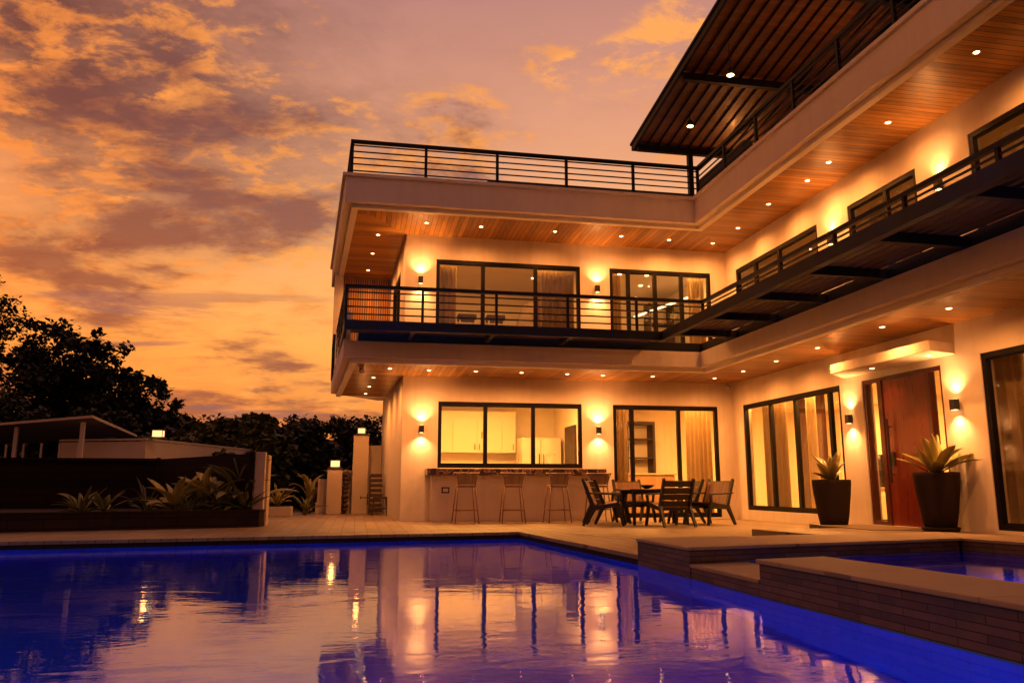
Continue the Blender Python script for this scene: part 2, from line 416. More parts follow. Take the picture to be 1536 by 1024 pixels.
def water_mat():
    m = bpy.data.materials.new('pool_water'); m.use_nodes = True
    nt = m.node_tree; nt.nodes.clear()
    src = N(nt, 'ShaderNodeNewGeometry').outputs['Position']
    gl = N(nt, 'ShaderNodeBsdfGlass'); gl.inputs['IOR'].default_value = 1.5; gl.inputs['Roughness'].default_value = 0.0
    gl.inputs['Color'].default_value = (.95, .97, 1, 1)
    n1 = N(nt, 'ShaderNodeTexNoise'); n1.inputs['Scale'].default_value = 1.0; n1.inputs['Detail'].default_value = 2.5; n1.inputs['Distortion'].default_value = .8
    mp = N(nt, 'ShaderNodeMapping'); mp.inputs['Scale'].default_value = (1.3, 2.2, 1); mp.inputs['Rotation'].default_value = (0, 0, .15)
    nt.links.new(src, mp.inputs[0]); nt.links.new(mp.outputs[0], n1.inputs['Vector'])
    n2 = N(nt, 'ShaderNodeTexNoise'); n2.inputs['Scale'].default_value = 7.; n2.inputs['Detail'].default_value = 4
    nt.links.new(mp.outputs[0], n2.inputs['Vector'])
    # calmer towards the house side, more ripples to the left
    n3 = N(nt, 'ShaderNodeTexNoise'); n3.inputs['Scale'].default_value = .35; n3.inputs['Detail'].default_value = 1
    nt.links.new(src, n3.inputs['Vector'])
    amp = math_n(nt, 'MULTIPLY_ADD', n3.outputs['Fac'], 1.6, -.35)
    cl = N(nt, 'ShaderNodeClamp'); nt.links.new(amp, cl.inputs[0]); cl.inputs[1].default_value = .12
    h = math_n(nt, 'MULTIPLY_ADD', n2.outputs['Fac'], math_n(nt, 'MULTIPLY', cl.outputs[0], .27), math_n(nt, 'MULTIPLY', n1.outputs['Fac'], .55))
    bp = N(nt, 'ShaderNodeBump'); bp.inputs['Strength'].default_value = 1; bp.inputs['Distance'].default_value = .0062
    nt.links.new(h, bp.inputs['Height']); nt.links.new(bp.outputs['Normal'], gl.inputs['Normal'])
    o = N(nt, 'ShaderNodeOutputMaterial'); nt.links.new(gl.outputs[0], o.inputs[0])
    return m
M['water'] = water_mat()

# ------------------------------------------------------------------ world
def world():
    w = bpy.data.worlds.new('World'); scene.world = w; w.use_nodes = True
    nt = w.node_tree; nt.nodes.clear()
    out = N(nt, 'ShaderNodeOutputWorld'); bg = N(nt, 'ShaderNodeBackground'); nt.links.new(bg.outputs[0], out.inputs[0])
    d = N(nt, 'ShaderNodeTexCoord').outputs['Generated']
    sp = N(nt, 'ShaderNodeSeparateXYZ'); nt.links.new(d, sp.inputs[0])
    x, y, z = sp.outputs
    # base gradient by elevation (sin)
    cr = N(nt, 'ShaderNodeValToRGB'); nt.links.new(z, cr.inputs[0])
    stops = [(0., (.80, .20, .036)), (.09, (.98, .30, .050)), (.17, (1.08, .43, .085)), (.25, (1.02, .44, .13)), (.33, (.88, .395, .175)), (.43, (.73, .325, .190)), (.56, (.50, .225, .185)), (.75, (.27, .12, .13)), (1., (.16, .08, .10))]
    e = cr.color_ramp.elements
    e[0].position, e[0].color = stops[0][0], (*stops[0][1], 1); e[1].position, e[1].color = stops[-1][0], (*stops[-1][1], 1)
    for p, c in stops[1:-1]:
        q = e.new(p); q.color = (*c, 1)
    # far side of the sky (behind the camera): mauve dusk
    cr2 = N(nt, 'ShaderNodeValToRGB'); nt.links.new(z, cr2.inputs[0])
    e = cr2.color_ramp.elements
    e[0].position, e[0].color = 0., (.26, .11, .085, 1); e[1].position, e[1].color = 1., (.17, .08, .09, 1)
    q = e.new(.3); q.color = (.38, .16, .13, 1)
    f = N(nt, 'ShaderNodeMapRange'); f.interpolation_type = 'SMOOTHSTEP'
    f.inputs[1].default_value = -.35; f.inputs[2].default_value = .55
    toward = math_n(nt, 'ADD', math_n(nt, 'MULTIPLY', y, .95), math_n(nt, 'MULTIPLY', x, -.25))
    nt.links.new(toward, f.inputs[0])
    base = mixc(nt, f.outputs[0], cr2.outputs[0], cr.outputs[0])
    # clouds, projected on a curved layer
    zz = math_n(nt, 'ADD', math_n(nt, 'MAXIMUM', z, 0.0), .22)
    cb = N(nt, 'ShaderNodeCombineXYZ')
    nt.links.new(math_n(nt, 'DIVIDE', x, zz), cb.inputs[0]); nt.links.new(math_n(nt, 'DIVIDE', y, zz), cb.inputs[1])
    def noise(scale, detail, rough, dist, loc, stretch=(1,1,1), rot=0.):
        mp = N(nt, 'ShaderNodeMapping'); mp.inputs['Location'].default_value = loc; mp.inputs['Scale'].default_value = stretch
        mp.inputs['Rotation'].default_value = (0, 0, rot)
        nt.links.new(cb.outputs[0], mp.inputs[0])
        n = N(nt, 'ShaderNodeTexNoise'); n.inputs['Scale'].default_value = scale; n.inputs['Detail'].default_value = detail
        n.inputs['Roughness'].default_value = rough; n.inputs['Distortion'].default_value = dist
        nt.links.new(mp.outputs[0], n.inputs['Vector'])
        return n.outputs['Fac']
    def ramp(v, a, b):
        r = N(nt, 'ShaderNodeMapRange'); r.interpolation_type = 'SMOOTHSTEP'
        r.inputs[1].default_value = a; r.inputs[2].default_value = b; nt.links.new(v, r.inputs[0]); return r.outputs[0]
    def mul(*a):
        o = a[0]
        for q in a[1:]: o = math_n(nt, 'MULTIPLY', o, q)
        return o
    big = noise(1.1, 3, .5, .2, CL_BIG, (1, 1.2, 1), .35)
    mid = noise(2.7, 12, .63, .2, CL_FINE, (.8, 1.15, 1), .3)
    puff = noise(11.5, 9, .64, .25, CL_LIT, (.85, 1.2, 1), .3)
    edge = noise(2.8, 8, .60, .3, CL_EDGE, (.8, 1.3, 1), .35)
    left = ramp(x, .28, -.38)
    up = ramp(z, .16, .44)
    front = ramp(toward, -.1, .6)
    # broad dusky veil over the upper left
    veil = mul(left, up, ramp(math_n(nt, 'MULTIPLY_ADD', mid, .9, big), .62, 1.08))
    c = mixc(nt, mul(veil, .97), base, (.105, .046, .052))
    dens = math_n(nt, 'ADD', math_n(nt, 'MULTIPLY_ADD', puff, .16, math_n(nt, 'MULTIPLY_ADD', big, .6, mid)), math_n(nt, 'MULTIPLY_ADD', left, .07, -.115))
    haze_ = ramp(dens, .68, .98)                    # soft outer cloud
    body = ramp(dens, .80, .97)
    # sunlit lower and outer parts first, then the shaded cores
    lit = mul(ramp(dens, .72, .84), ramp(puff, .44, .60))
    c = mixc(nt, mul(lit, front, .9), c, (1.0, .365, .075))
    shade = mixc(nt, ramp(z, .08, .42), (.31, .088, .050), (.19, .068, .066))
    c = mixc(nt, mul(haze_, .25), c, shade)
    c = mixc(nt, mul(body, math_n(nt, 'MULTIPLY_ADD', puff, .55, .52)), c, shade)
    # bright separate puffs gathered in patches
    pt = mul(ramp(puff, .44, .60), ramp(edge, .51, .62), front)
    c = mixc(nt, mul(pt, .9, math_n(nt, 'SUBTRACT', 1., mul(body, .6))), c, (1.0, .385, .090))
    # redder towards the left, where the sun went down
    red = N(nt, 'ShaderNodeMix'); red.data_type = 'RGBA'; red.blend_type = 'MULTIPLY'
    nt.links.new(mul(ramp(x, .0, -.42), .8), red.inputs[0]); nt.links.new(c, red.inputs[6]); red.inputs[7].default_value = (1.10, .80, .52, 1)
    c = red.outputs[2]
    # long flat strata low in the sky
    cs = N(nt, 'ShaderNodeCombineXYZ')
    nt.links.new(math_n(nt, 'MULTIPLY', x, 1.9), cs.inputs[0]); nt.links.new(math_n(nt, 'MULTIPLY', y, 1.9), cs.inputs[1]); nt.links.new(math_n(nt, 'MULTIPLY', z, 15.), cs.inputs[2])
    ns = N(nt, 'ShaderNodeTexNoise'); ns.inputs['Scale'].default_value = 1.5; ns.inputs['Detail'].default_value = 9; ns.inputs['Roughness'].default_value = .58; ns.inputs['Distortion'].default_value = .3
    ms = N(nt, 'ShaderNodeMapping'); ms.inputs['Location'].default_value = CL_STR; nt.links.new(cs.outputs[0], ms.inputs[0]); nt.links.new(ms.outputs[0], ns.inputs['Vector'])
    sd_ = mul(ramp(ns.outputs['Fac'], .545, .64), ramp(z, .27, .17), ramp(z, .015, .05))
    c = mixc(nt, mul(sd_, .8), c, (.30, .105, .085))
    # dusty strip near the horizon
    c = mixc(nt, mul(ramp(z, .09, .0), .8), c, (.74, .19, .042))
    # keep the band right at the horizon dusty
    below = ramp(z, 0.0, -.03)
    c = mixc(nt, below, c, (.03, .02, .012))
    # physical dusk sky adds a little of its own light
    sky = N(nt, 'ShaderNodeTexSky'); sky.sky_type = 'NISHITA'; sky.sun_disc = False
    sky.sun_elevation = R(1.5); sky.sun_rotation = R(-28)
    sv = N(nt, 'ShaderNodeVectorMath'); sv.operation = 'SCALE'; sv.inputs[3].default_value = .004
    nt.links.new(sky.outputs[0], sv.inputs[0])
    ad = N(nt, 'ShaderNodeVectorMath'); ad.operation = 'ADD'
    nt.links.new(c, ad.inputs[0]); nt.links.new(sv.outputs[0], ad.inputs[1])
    nt.links.new(ad.outputs[0], bg.inputs[0]); bg.inputs[1].default_value = 1.08
CL_STR = (11.5, 4.1, 3.6)
CL_BIG, CL_FINE, CL_LIT, CL_EDGE = (7.3, -1.3, 0), (22.1, 7.9, 0), (1.9, 5.4, 0), (17.9, 9.1, 0)
world()
sun = bpy.data.lights.new('sun', 'SUN'); sun.energy = .25; sun.angle = R(12); sun.color = (1, .45, .16)
so = bpy.data.objects.new('sun', sun); col.objects.link(so)
so.rotation_euler = (R(86), 0, R(180-(-28)+0))   # low sun in the far left

def spot(parent, loc, rot, energy, size, blend=.7, rad=.02, color=WARM):
    l = bpy.data.lights.new('bulb', 'SPOT'); l.energy = energy; l.spot_size = R(size); l.spot_blend = blend
    l.shadow_soft_size = rad; l.color = color
    o = bpy.data.objects.new('bulb', l); col.objects.link(o); o.location = loc; o.rotation_euler = rot
    o.parent = parent
    return o
def point(parent, loc, energy, rad=.05, color=WARM):
    l = bpy.data.lights.new('bulb', 'POINT'); l.energy = energy; l.shadow_soft_size = rad; l.color = color
    o = bpy.data.objects.new('bulb', l); col.objects.link(o); o.location = loc; o.parent = parent
    return o

# ------------------------------------------------------------------ setting
def ground():
    m = MB()
    hx0, hx1, hy0, hy1, z = -14, 8.4, -4, 23, -.32
    B = 600
    m.add([(-B,-B,z),(B,-B,z),(B,hy0,z),(-B,hy0,z)], [(0,1,2,3)])
    m.add([(-B,hy1,z),(B,hy1,z),(B,B,z),(-B,B,z)], [(0,1,2,3)])
    m.add([(-B,hy0,z),(hx0,hy0,z),(hx0,hy1,z),(-B,hy1,z)], [(0,1,2,3)])
    m.add([(hx1,hy0,z),(B,hy0,z),(B,hy1,z),(hx1,hy1,z)], [(0,1,2,3)])
    tag(m.build('ground', M['ground']), kind='structure')
ground()

POOL = [(-14, 10.32), (2.55, 12.70), (2.93, 8.25), (2.97, 5.7), (3.06, 3.3), (3.2, -4), (-14, -4)]
WZ = -.145
deck = MB().prism([(-14, 10.32), (2.55, 12.70), (2.93, 8.25), (6.7, 8.75), (7.6, -4), (8.4, -4), (8.4, 16.9), (.9, 16.9), (.66, 23.2), (-14, 23.2)], -.085, DZ)
tag(deck.build('pool_deck', M['deck']), kind='structure')
base = MB().band([(-14, 10.35), (2.58, 12.73), (2.96, 8.28), (3.0, 5.7), (3.09, 3.3), (3.23, -4)], [(-14, 10.7), (2.9, 13.1), (3.25, 8.3), (3.3, 5.7), (3.4, 3.3), (3.55, -4)], -1.75, -.0855)
def offs(p, d): return p
basin = MB()
bp_ = [(-14, 10.35), (2.58, 12.73), (2.96, 8.28), (3.0, 5.7), (3.09, 3.3), (3.23, -4)]
# rim of dark stone above the waterline, blue tiles below
rim = MB().band(bp_, [(-14, 10.7), (2.9, 13.1), (3.25, 8.3), (3.3, 5.7), (3.4, 3.3), (3.55, -4)], -.175, -.0855)
tag(rim.build('pool_rim_wall', M['darkstone']), kind='structure')
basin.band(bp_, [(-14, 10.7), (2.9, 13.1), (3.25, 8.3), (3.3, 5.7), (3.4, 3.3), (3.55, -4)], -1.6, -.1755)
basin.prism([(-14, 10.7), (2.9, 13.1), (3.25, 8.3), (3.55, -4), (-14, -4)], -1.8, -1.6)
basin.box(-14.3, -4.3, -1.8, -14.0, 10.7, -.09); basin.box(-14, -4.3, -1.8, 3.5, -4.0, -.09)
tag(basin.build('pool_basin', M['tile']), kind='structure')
w = MB(); w.add([(x, y, WZ) for x, y in [(-14, 10.36), (2.575, 12.74), (2.955, 8.285), (2.995, 5.7), (3.085, 3.3), (3.225, -4), (-14, -4)]], [tuple(range(7))])
tag(w.build('pool_water', M['water']), kind='structure')
# pale seam strip set in the deck along the pool
seam = MB()
sp_ = [(-1.0, 12.75), (2.3, 13.5), (2.95, 13.2), (3.4, 11.6), (3.55, 10.4), (3.65, 9.3)]
sq_ = [(-1.0, 12.85), (2.32, 13.62), (3.06, 13.28), (3.53, 11.63), (3.68, 10.42), (3.78, 9.3)]
seam.band(sp_, sq_, DZ+.0005, DZ+.004)
tag(seam.build('deck_border_strip', M['coping']), kind='structure')

# raised basin (spa) on the right: ledge stone walls with stone coping
ZC = .13
spa = empty('raised_spa', (3, 7, DZ), label='raised spa pool with stacked stone walls and pale coping beside the main pool', cat='spa pool')
st = MB()
st.prism([(2.93, 8.24), (2.965, 6.97), (6.30, 7.66), (6.9, 8.7)], -.19, ZC-.03)                 # back wall
st.prism([(2.985, 5.72), (3.07, 3.3), (3.21, -3.9), (3.9, -3.9), (3.72, 4.05), (3.60, 5.86)], -.19, ZC-.03)   # pool side wall
st.prism([(6.33, 7.66), (7.2, 2), (7.6, 2), (6.93, 8.7)], -.6, ZC-.03)
st.build('stone_wall', M['ledge'], spa)
sl = MB(); sl.prism([(2.972, 6.968), (2.992, 5.722), (3.61, 5.862), (3.58, 7.09)], -.19, -.045); sl.build('spillway', M['ledge'], spa)
slp = MB(); slp.prism([(2.958, 6.955), (2.978, 5.735), (3.60, 5.875), (3.57, 7.075)], -.044, -.018); slp.build('spillway_ledge', M['coping'], spa)
cp = MB()
cp.prism([(2.915, 8.26), (2.945, 6.95), (6.32, 7.64), (6.92, 8.72)], ZC-.03, ZC)
cp.prism([(2.965, 5.74), (3.05, 3.3), (3.19, -3.9), (3.92, -3.9), (3.74, 4.05), (3.62, 5.88)], ZC-.03, ZC)
cp.prism([(6.325, 7.65), (7.18, 2), (7.62, 2), (6.95, 8.7)], ZC-.031, ZC-.002)
cp.build('coping', M['coping'], spa, bevel=.006)
bs = MB(); bs.prism([(3.6, 7.15), (3.62, 5.86), (3.75, 4), (3.92, -3.9), (7.5, -3.9), (6.35, 7.7)], -1.0, -.9)
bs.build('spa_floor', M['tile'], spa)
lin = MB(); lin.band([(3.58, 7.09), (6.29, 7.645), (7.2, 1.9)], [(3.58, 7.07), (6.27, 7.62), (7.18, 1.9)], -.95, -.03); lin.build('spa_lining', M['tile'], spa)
sw = MB(); sw.add([(x, y, -.012) for x, y in [(3.575, 7.085), (3.605, 5.87), (3.725, 4.05), (3.905, -3.9), (7.4, -3.9), (7.2, 2), (6.28, 7.63)]], [tuple(range(7))])
sw.build('spa_water', M['water'], spa)
# landing in front of the entrance
ld = MB(); ld.prism([(5.7, 11.1), (5.95, 9.0), (6.98, 8.75), (7.66, 2), (8.315, 2), (8.315, 12.4), (7.4, 12.4), (7.4, 11.1)], DZ+.001, .055)
tag(ld.build('entrance_landing', M['deck'], bevel=.006), kind='structure')
dm = MB().box(7.15, 10.35, .0555, 8.1, 11.75, .067); tag(dm.build('doormat', M['mat'], bevel=.003), 'flat brown doormat in front of the red wooden door', 'doormat')

# hill and far woods
def hill():
    m = MB(); nx, ny = 60, 14
    for j in range(ny):
        for i in range(nx):
            X = -110 + 220*i/(nx-1); Y = 58 + 90*j/(ny-1)
            t = j/(ny-1)
            base = 6.6*math.sin(min(1, t*1.6)*math.pi/2) + 1.6*math.sin(X*.045+1.1)*t + .7*math.sin(X*.17)*t
            if X < -18: base += min(5, (-18-X)*.12)*t
            m.v.append((X, Y, -.4 + max(0, base)))
    for j in range(ny-1):
        for i in range(nx-1):
            a = j*nx+i; m.f.append((a, a+1, a+nx+1, a+nx))
    tag(m.build('hill', M['ground'], smooth=True), kind='structure')
    return
hill()
def hill_z(X, Y):
    t = (Y-58)/90
    base = 6.6*math.sin(min(1, t*1.6)*math.pi/2) + 1.6*math.sin(X*.045+1.1)*t + .7*math.sin(X*.17)*t
    if X < -18: base += min(5, (-18-X)*.12)*t
    return -.4 + max(0, base)

def leaf_cloud(blobs, n, size, seed, squash=.8, shell=.55):
    """leaf-sized folded faces through a set of blobs (x,y,z,r)"""
    rnd = random.Random(seed); m = MB()
    tot = sum(b[3]**2 for b in blobs)
    R_ = rnd.uniform; sin, cos = math.sin, math.cos
    V, F = m.v, m.f
    for b in blobs:
        k = max(4, int(n*b[3]**2/tot))
        for _ in range(k):
            a = R_(0, 6.2832); cz_ = R_(-1, 1); sr = math.sqrt(1-cz_*cz_)
            dx, dy = sr*cos(a), sr*sin(a)
            rr = b[3]*(shell + (1-shell)*rnd.random())*(1+.28*sin(dx*5+b[0]*3)*sin(dy*4+cz_*6+b[1]))
            if rnd.random() < .3: rr *= rnd.random()
            px, py, pz = b[0]+dx*rr, b[1]+dy*rr, b[2]+cz_*rr*squash
            s = size*R_(.5, 1.4)
            # two random in-plane axes
            t = R_(0, 6.2832); u = R_(-.9, .9); q = math.sqrt(1-u*u)
            ax, ay, az = q*cos(t), q*sin(t), u
            t2 = t + 1.57 + R_(-.5, .5); bx, by, bz = cos(t2), sin(t2), R_(-.5, .5)
            w = s*.40
            i0 = len(V)
            V.append((px-ax*s*.5, py-ay*s*.5, pz-az*s*.5)); V.append((px+bx*w, py+by*w, pz+bz*w+.08*s))
            V.append((px+ax*s*.6, py+ay*s*.6, pz+az*s*.6)); V.append((px-bx*w, py-by*w, pz-bz*w+.08*s))
            F.append((i0, i0+1, i0+2)); F.append((i0, i0+2, i0+3))
    return m

def woods():
    rnd = random.Random(3); m = MB()
    for k in range(420):
        X = rnd.uniform(-70, 50); Y = rnd.uniform(62, 118)
        if rnd.random() < .4: Y = rnd.uniform(98, 120)
        z = hill_z(X, Y); r = rnd.uniform(1.0, 2.1)
        hgt = rnd.uniform(.6, 1.8)
        bl = [(X+rnd.uniform(-.9,.9), Y+rnd.uniform(-.9,.9), z+hgt+rnd.uniform(-.5,.9), r*rnd.uniform(.5,.9)) for _ in range(4)]
        c = leaf_cloud(bl, 95, .62, k)
        m.add(c.v, c.f)
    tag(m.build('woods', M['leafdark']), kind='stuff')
woods()

def tree(name, label, cat, loc, h, r, seed, n=5200, leaf=.24, mat='leafdark', trunk_r=.16, low=.28, group=None, nb=13, sparse=False):
    rnd = random.Random(seed)
    t = empty(name, loc, 0, label, cat, group)
    tk = MB()
    top = h*.72
    tk.tube([(0,0,-.1),(.05*h*.1,.0,top*.35),(-.08,.06,top*.7),(.02,.0,top)], [trunk_r, trunk_r*.8, trunk_r*.5, trunk_r*.2], 8)
    blobs = []
    def prof(q):      # crown half width against relative height
        return r*math.sin(math.pi*min(1, max(0, .16+.80*q)))**.7
    for k in range(nb):
        a = rnd.uniform(0, 6.28); q = (k+rnd.random())/nb
        zz = h*(low + (1-low)*q*.92)
        w = prof(q)*rnd.uniform(.25, .72)
        br = r*rnd.uniform(.30, .46)*(1.1-.4*q)
        blobs.append((math.cos(a)*w, math.sin(a)*w, min(zz, h-br*.7), br))
        tk.tube([(0,0,zz*.62), (math.cos(a)*w*.5, math.sin(a)*w*.5, zz*.82), (math.cos(a)*w, math.sin(a)*w, zz)], [trunk_r*.42, trunk_r*.25, .015], 5)
    for q in (.2, .45, .7): blobs.append((0, 0, h*(low+(1-low)*q*.9), r*.55))
    # leafy twigs feathering the outline
    for k in range(70 if not sparse else 90):
        a = rnd.uniform(0, 6.28); q = rnd.random()
        w = prof(q)*rnd.uniform(.72, 1.0 if not sparse else 1.12)
        zz = h*(low + (1-low)*q*.985)
        blobs.append((math.cos(a)*w, math.sin(a)*w, zz, r*rnd.uniform(.09, .19)))
    tk.smooth = True
    tk.build('trunk', M['bark'], t, world=False)
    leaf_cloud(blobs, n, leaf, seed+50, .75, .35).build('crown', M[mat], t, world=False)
    return t

GT = 'trees beyond the garden wall'
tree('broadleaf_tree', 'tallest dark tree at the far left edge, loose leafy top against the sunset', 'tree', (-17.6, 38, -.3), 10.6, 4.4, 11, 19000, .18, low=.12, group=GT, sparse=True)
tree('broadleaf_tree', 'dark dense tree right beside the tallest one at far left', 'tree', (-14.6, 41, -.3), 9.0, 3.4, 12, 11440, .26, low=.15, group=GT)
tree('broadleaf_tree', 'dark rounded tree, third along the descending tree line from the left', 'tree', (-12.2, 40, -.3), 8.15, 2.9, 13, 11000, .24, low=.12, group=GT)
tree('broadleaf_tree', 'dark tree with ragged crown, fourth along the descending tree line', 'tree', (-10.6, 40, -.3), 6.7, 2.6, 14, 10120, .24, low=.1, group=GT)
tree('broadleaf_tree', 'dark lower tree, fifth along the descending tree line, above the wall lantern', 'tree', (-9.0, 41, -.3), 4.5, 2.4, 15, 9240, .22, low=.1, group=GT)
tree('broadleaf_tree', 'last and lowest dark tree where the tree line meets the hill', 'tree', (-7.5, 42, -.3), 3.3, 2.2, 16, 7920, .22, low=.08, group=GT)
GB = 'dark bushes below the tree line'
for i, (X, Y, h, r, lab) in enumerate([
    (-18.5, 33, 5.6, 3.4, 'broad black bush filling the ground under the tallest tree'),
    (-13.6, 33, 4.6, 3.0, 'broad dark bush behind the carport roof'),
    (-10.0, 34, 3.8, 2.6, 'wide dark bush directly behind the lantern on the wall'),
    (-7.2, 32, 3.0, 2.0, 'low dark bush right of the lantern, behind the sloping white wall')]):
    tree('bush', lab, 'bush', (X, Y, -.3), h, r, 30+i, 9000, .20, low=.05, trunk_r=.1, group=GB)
GM = 'greenery behind the gate pillars'
tree('shrub_tree', 'feathery green shrub behind the left garden wall end, below the far hill', 'shrub', (-5.2, 31, -.3), 3.3, 1.9, 41, 7920, .26, 'leafmid', low=.08, trunk_r=.09, group=GM)
tree('shrub_tree', 'loose arching green shrub just right of the white gate post', 'shrub', (-3.5, 29, -.3), 3.4, 1.6, 42, 7040, .26, 'leafmid', low=.08, trunk_r=.08, group=GM)
tree('shrub_tree', 'dark green shrub behind the lower gate pillar with lantern', 'shrub', (-1.9, 30, -.3), 2.9, 1.6, 43, 6600, .24, 'leafdark', low=.06, trunk_r=.08, group=GM)
tree('shrub_tree', 'dark shrub behind the tall gate pillar beside the house wall', 'shrub', (.3, 33, -.3), 3.3, 1.8, 44, 6600, .24, 'leafdark', low=.06, trunk_r=.08, group=GM)
tree('shrub_tree', 'dark bush between the hill and the gate post, partly behind the planter leaves', 'shrub', (-4.0, 25.5, -.3), 1.9, 1.2, 45, 5280, .2, 'leafdark', low=.05, trunk_r=.06, group=GM)

# ------------------------------------------------------------------ house
house = empty('house', (.9, 16.8, DZ), label='two storey white house with lit windows, wooden soffits and black balcony railings', cat='house')

def wall(name, A, B, z0, z1, holes, t, mat, inside):
    """A->B in plan, outer face on the line, thickness t towards `inside` (plan vector); holes in (u0,u1,z0,z1)"""
    A, B = Vector(A), Vector(B); L = (B-A).length; d = (B-A)/L; n = Vector(inside).normalized()
    us = sorted(set([0, L] + [h[0] for h in holes] + [h[1] for h in holes]))
    zs = sorted(set([z0, z1] + [h[2] for h in holes] + [h[3] for h in holes]))
    hole = lambda u, z: any(h[0] < u < h[1] and h[2] < z < h[3] for h in holes)
    P = lambda u, z, k: (A.x+d.x*u+n.x*k, A.y+d.y*u+n.y*k, z)
    m = MB()
    for i in range(len(us)-1):
        for j in range(len(zs)-1):
            if hole((us[i]+us[i+1])/2, (zs[j]+zs[j+1])/2): continue
            for k in (0, t):
                m.add([P(us[i],zs[j],k), P(us[i+1],zs[j],k), P(us[i+1],zs[j+1],k), P(us[i],zs[j+1],k)], [(0,1,2,3)])
    def rect(u0, u1, a, b):
        for (p, q) in (((u0,a),(u1,a)), ((u1,a),(u1,b)), ((u1,b),(u0,b)), ((u0,b),(u0,a))):
            m.add([P(*p,0), P(*q,0), P(*q,t), P(*p,t)], [(0,1,2,3)])
    rect(0, L, z0, z1)
    for h in holes: rect(*h)
    me_ = m.build(name, mat, house)
    return me_

def window(A, B, u0, u1, z0, z1, mull, inside, name='window', glass='glass', fw=.075, tmat='frame', rec=.06, handle=None):
    """frame mesh with its pane as sub-part. mull: list of u positions (abs)"""
    A, B = Vector(A), Vector(B); d = (B-A).normalized(); n = Vector(inside).normalized()
    def bx(m, ua, ub, za, zb, k0, k1):
        vs = []
        for z in (za, zb):
            for u, k in ((ua,k0),(ub,k0),(ub,k1),(ua,k1)):
                vs.append((A.x+d.x*u+n.x*k, A.y+d.y*u+n.y*k, z))
        m.add(vs, [(0,3,2,1),(4,5,6,7),(0,1,5,4),(1,2,6,5),(2,3,7,6),(3,0,4,7)])
    m = MB(); k0, k1 = rec-.045, rec+.035
    bx(m, u0, u1, z1-fw, z1, k0, k1); bx(m, u0, u1, z0, z0+fw, k0, k1)
    bx(m, u0, u0+fw, z0+fw, z1-fw, k0, k1); bx(m, u1-fw, u1, z0+fw, z1-fw, k0, k1)
    for q in mull: bx(m, q-.042, q+.042, z0+fw, z1-fw, k0+.006, k1-.004)
    # inner sash lines
    ed = [u0+fw] + list(mull) + [u1-fw]
    for i in range(len(ed)-1):
        a, b = ed[i]+(.036 if i else 0), ed[i+1]-(.036 if i < len(ed)-2 else 0)
        bx(m, a, b, z0+fw, z0+fw+.022, k0+.02, k1-.012); bx(m, a, b, z1-fw-.022, z1-fw, k0+.02, k1-.012)
    o = m.build(name, M[tmat], house)
    g = MB(); bx(g, u0+fw, u1-fw, z0+fw, z1-fw, rec-.003, rec+.003)
    g.build('pane', M[glass], o)
    return o

XL = 8.31
SA, SB = (.892, 17.0), (.665, 22.6)      # skewed side wall line
# back wing
KW = (.75, 3.88, 1.045, 2.43); SD = (4.59, 7.05, .0, 2.43)
wall('front_wall', (.9, 16.8), (XL, 16.8), DZ, C1+.05, [KW, SD], .2, M['plaster'], (0,1))
wall('front_wall', (.9, 16.8), (XL, 16.8), F1, C2+.05, [(.66, 3.89, 3.50, 5.53), (4.58, 7.02, 3.50, 5.53)], .2, M['plaster'], (0,1))
A_, B_ = (.9, 16.8), (XL, 16.8)
kw = window(A_, B_, *KW, [1.76, 2.80], (0,1)); window(A_, B_, *SD, [5.03, 6.12], (0,1))
window(A_, B_, .66, 3.89, 3.50, 5.53, [1.69, 2.87], (0,1), glass='glassup'); window(A_, B_, 4.58, 7.02, 3.50, 5.53, [5.03, 5.67, 6.31], (0,1), glass='glassup')
# window latch
lt = MB(); lt.beam((2.58, 16.785, 1.66), (2.58, 16.785, 1.80), .018, .03); lt.build('latch', M['dark'], kw)
# right wing (u runs from Y=2 upwards)
RA, RB = (XL, 2.), (XL, 16.8)
def rw(y0, y1, z0, z1): return (y0-2, y1-2, z0, z1)
W1, DR, W2 = rw(12.65, 16.29, .17, 2.42), rw(10.14, 12.02, .056, 2.41), rw(5.2, 9.37, .10, 2.45)
wall('wing_wall', RA, RB, DZ, C1+.05, [W1, DR, W2], .2, M['plaster'], (1,0))
UW = [rw(13.0, 16.31, 3.50, 5.50), rw(10.28, 12.05, 3.50, 5.50), rw(5.6, 9.18, 3.50, 5.55)]
wall('wing_wall', RA, RB, F1, C2+.05, UW, .2, M['plaster'], (1,0))
window(RA, RB, *W1, [11.04, 12.21, 13.17], (1,0)); window(RA, RB, *W2, [5.3], (1,0))
window(RA, RB, *UW[0], [12.47, 13.46], (1,0), glass='glassup'); window(RA, RB, *UW[1], [9.06], (1,0), glass='glassup'); window(RA, RB, *UW[2], [5.4], (1,0), glass='glassup')
# side walls
wall('side_wall', SA, SB, DZ, C1+.05, [], .2, M['plaster'], (1,0))
wall('side_wall', SA, (.73, 20.9), F1, C2+.05, [(1.0, 3.1, 3.5, 5.55)], .2, M['plaster'], (1,0))
window(SA, (.73, 20.9), 1.0, 3.1, 3.5, 5.55, [2.05], (1,0), glass='glassup')
# end and back walls (close the house)
cw = MB(); cw.box(.9, 22.4, DZ, 14, 22.6, 6.05); cw.box(13.8, 2, DZ, 14, 22.39, 6.05); cw.box(8.52, 2, DZ, 13.79, 2.2, 6.05)
cw.build('rear_wall', M['plaster'], house)
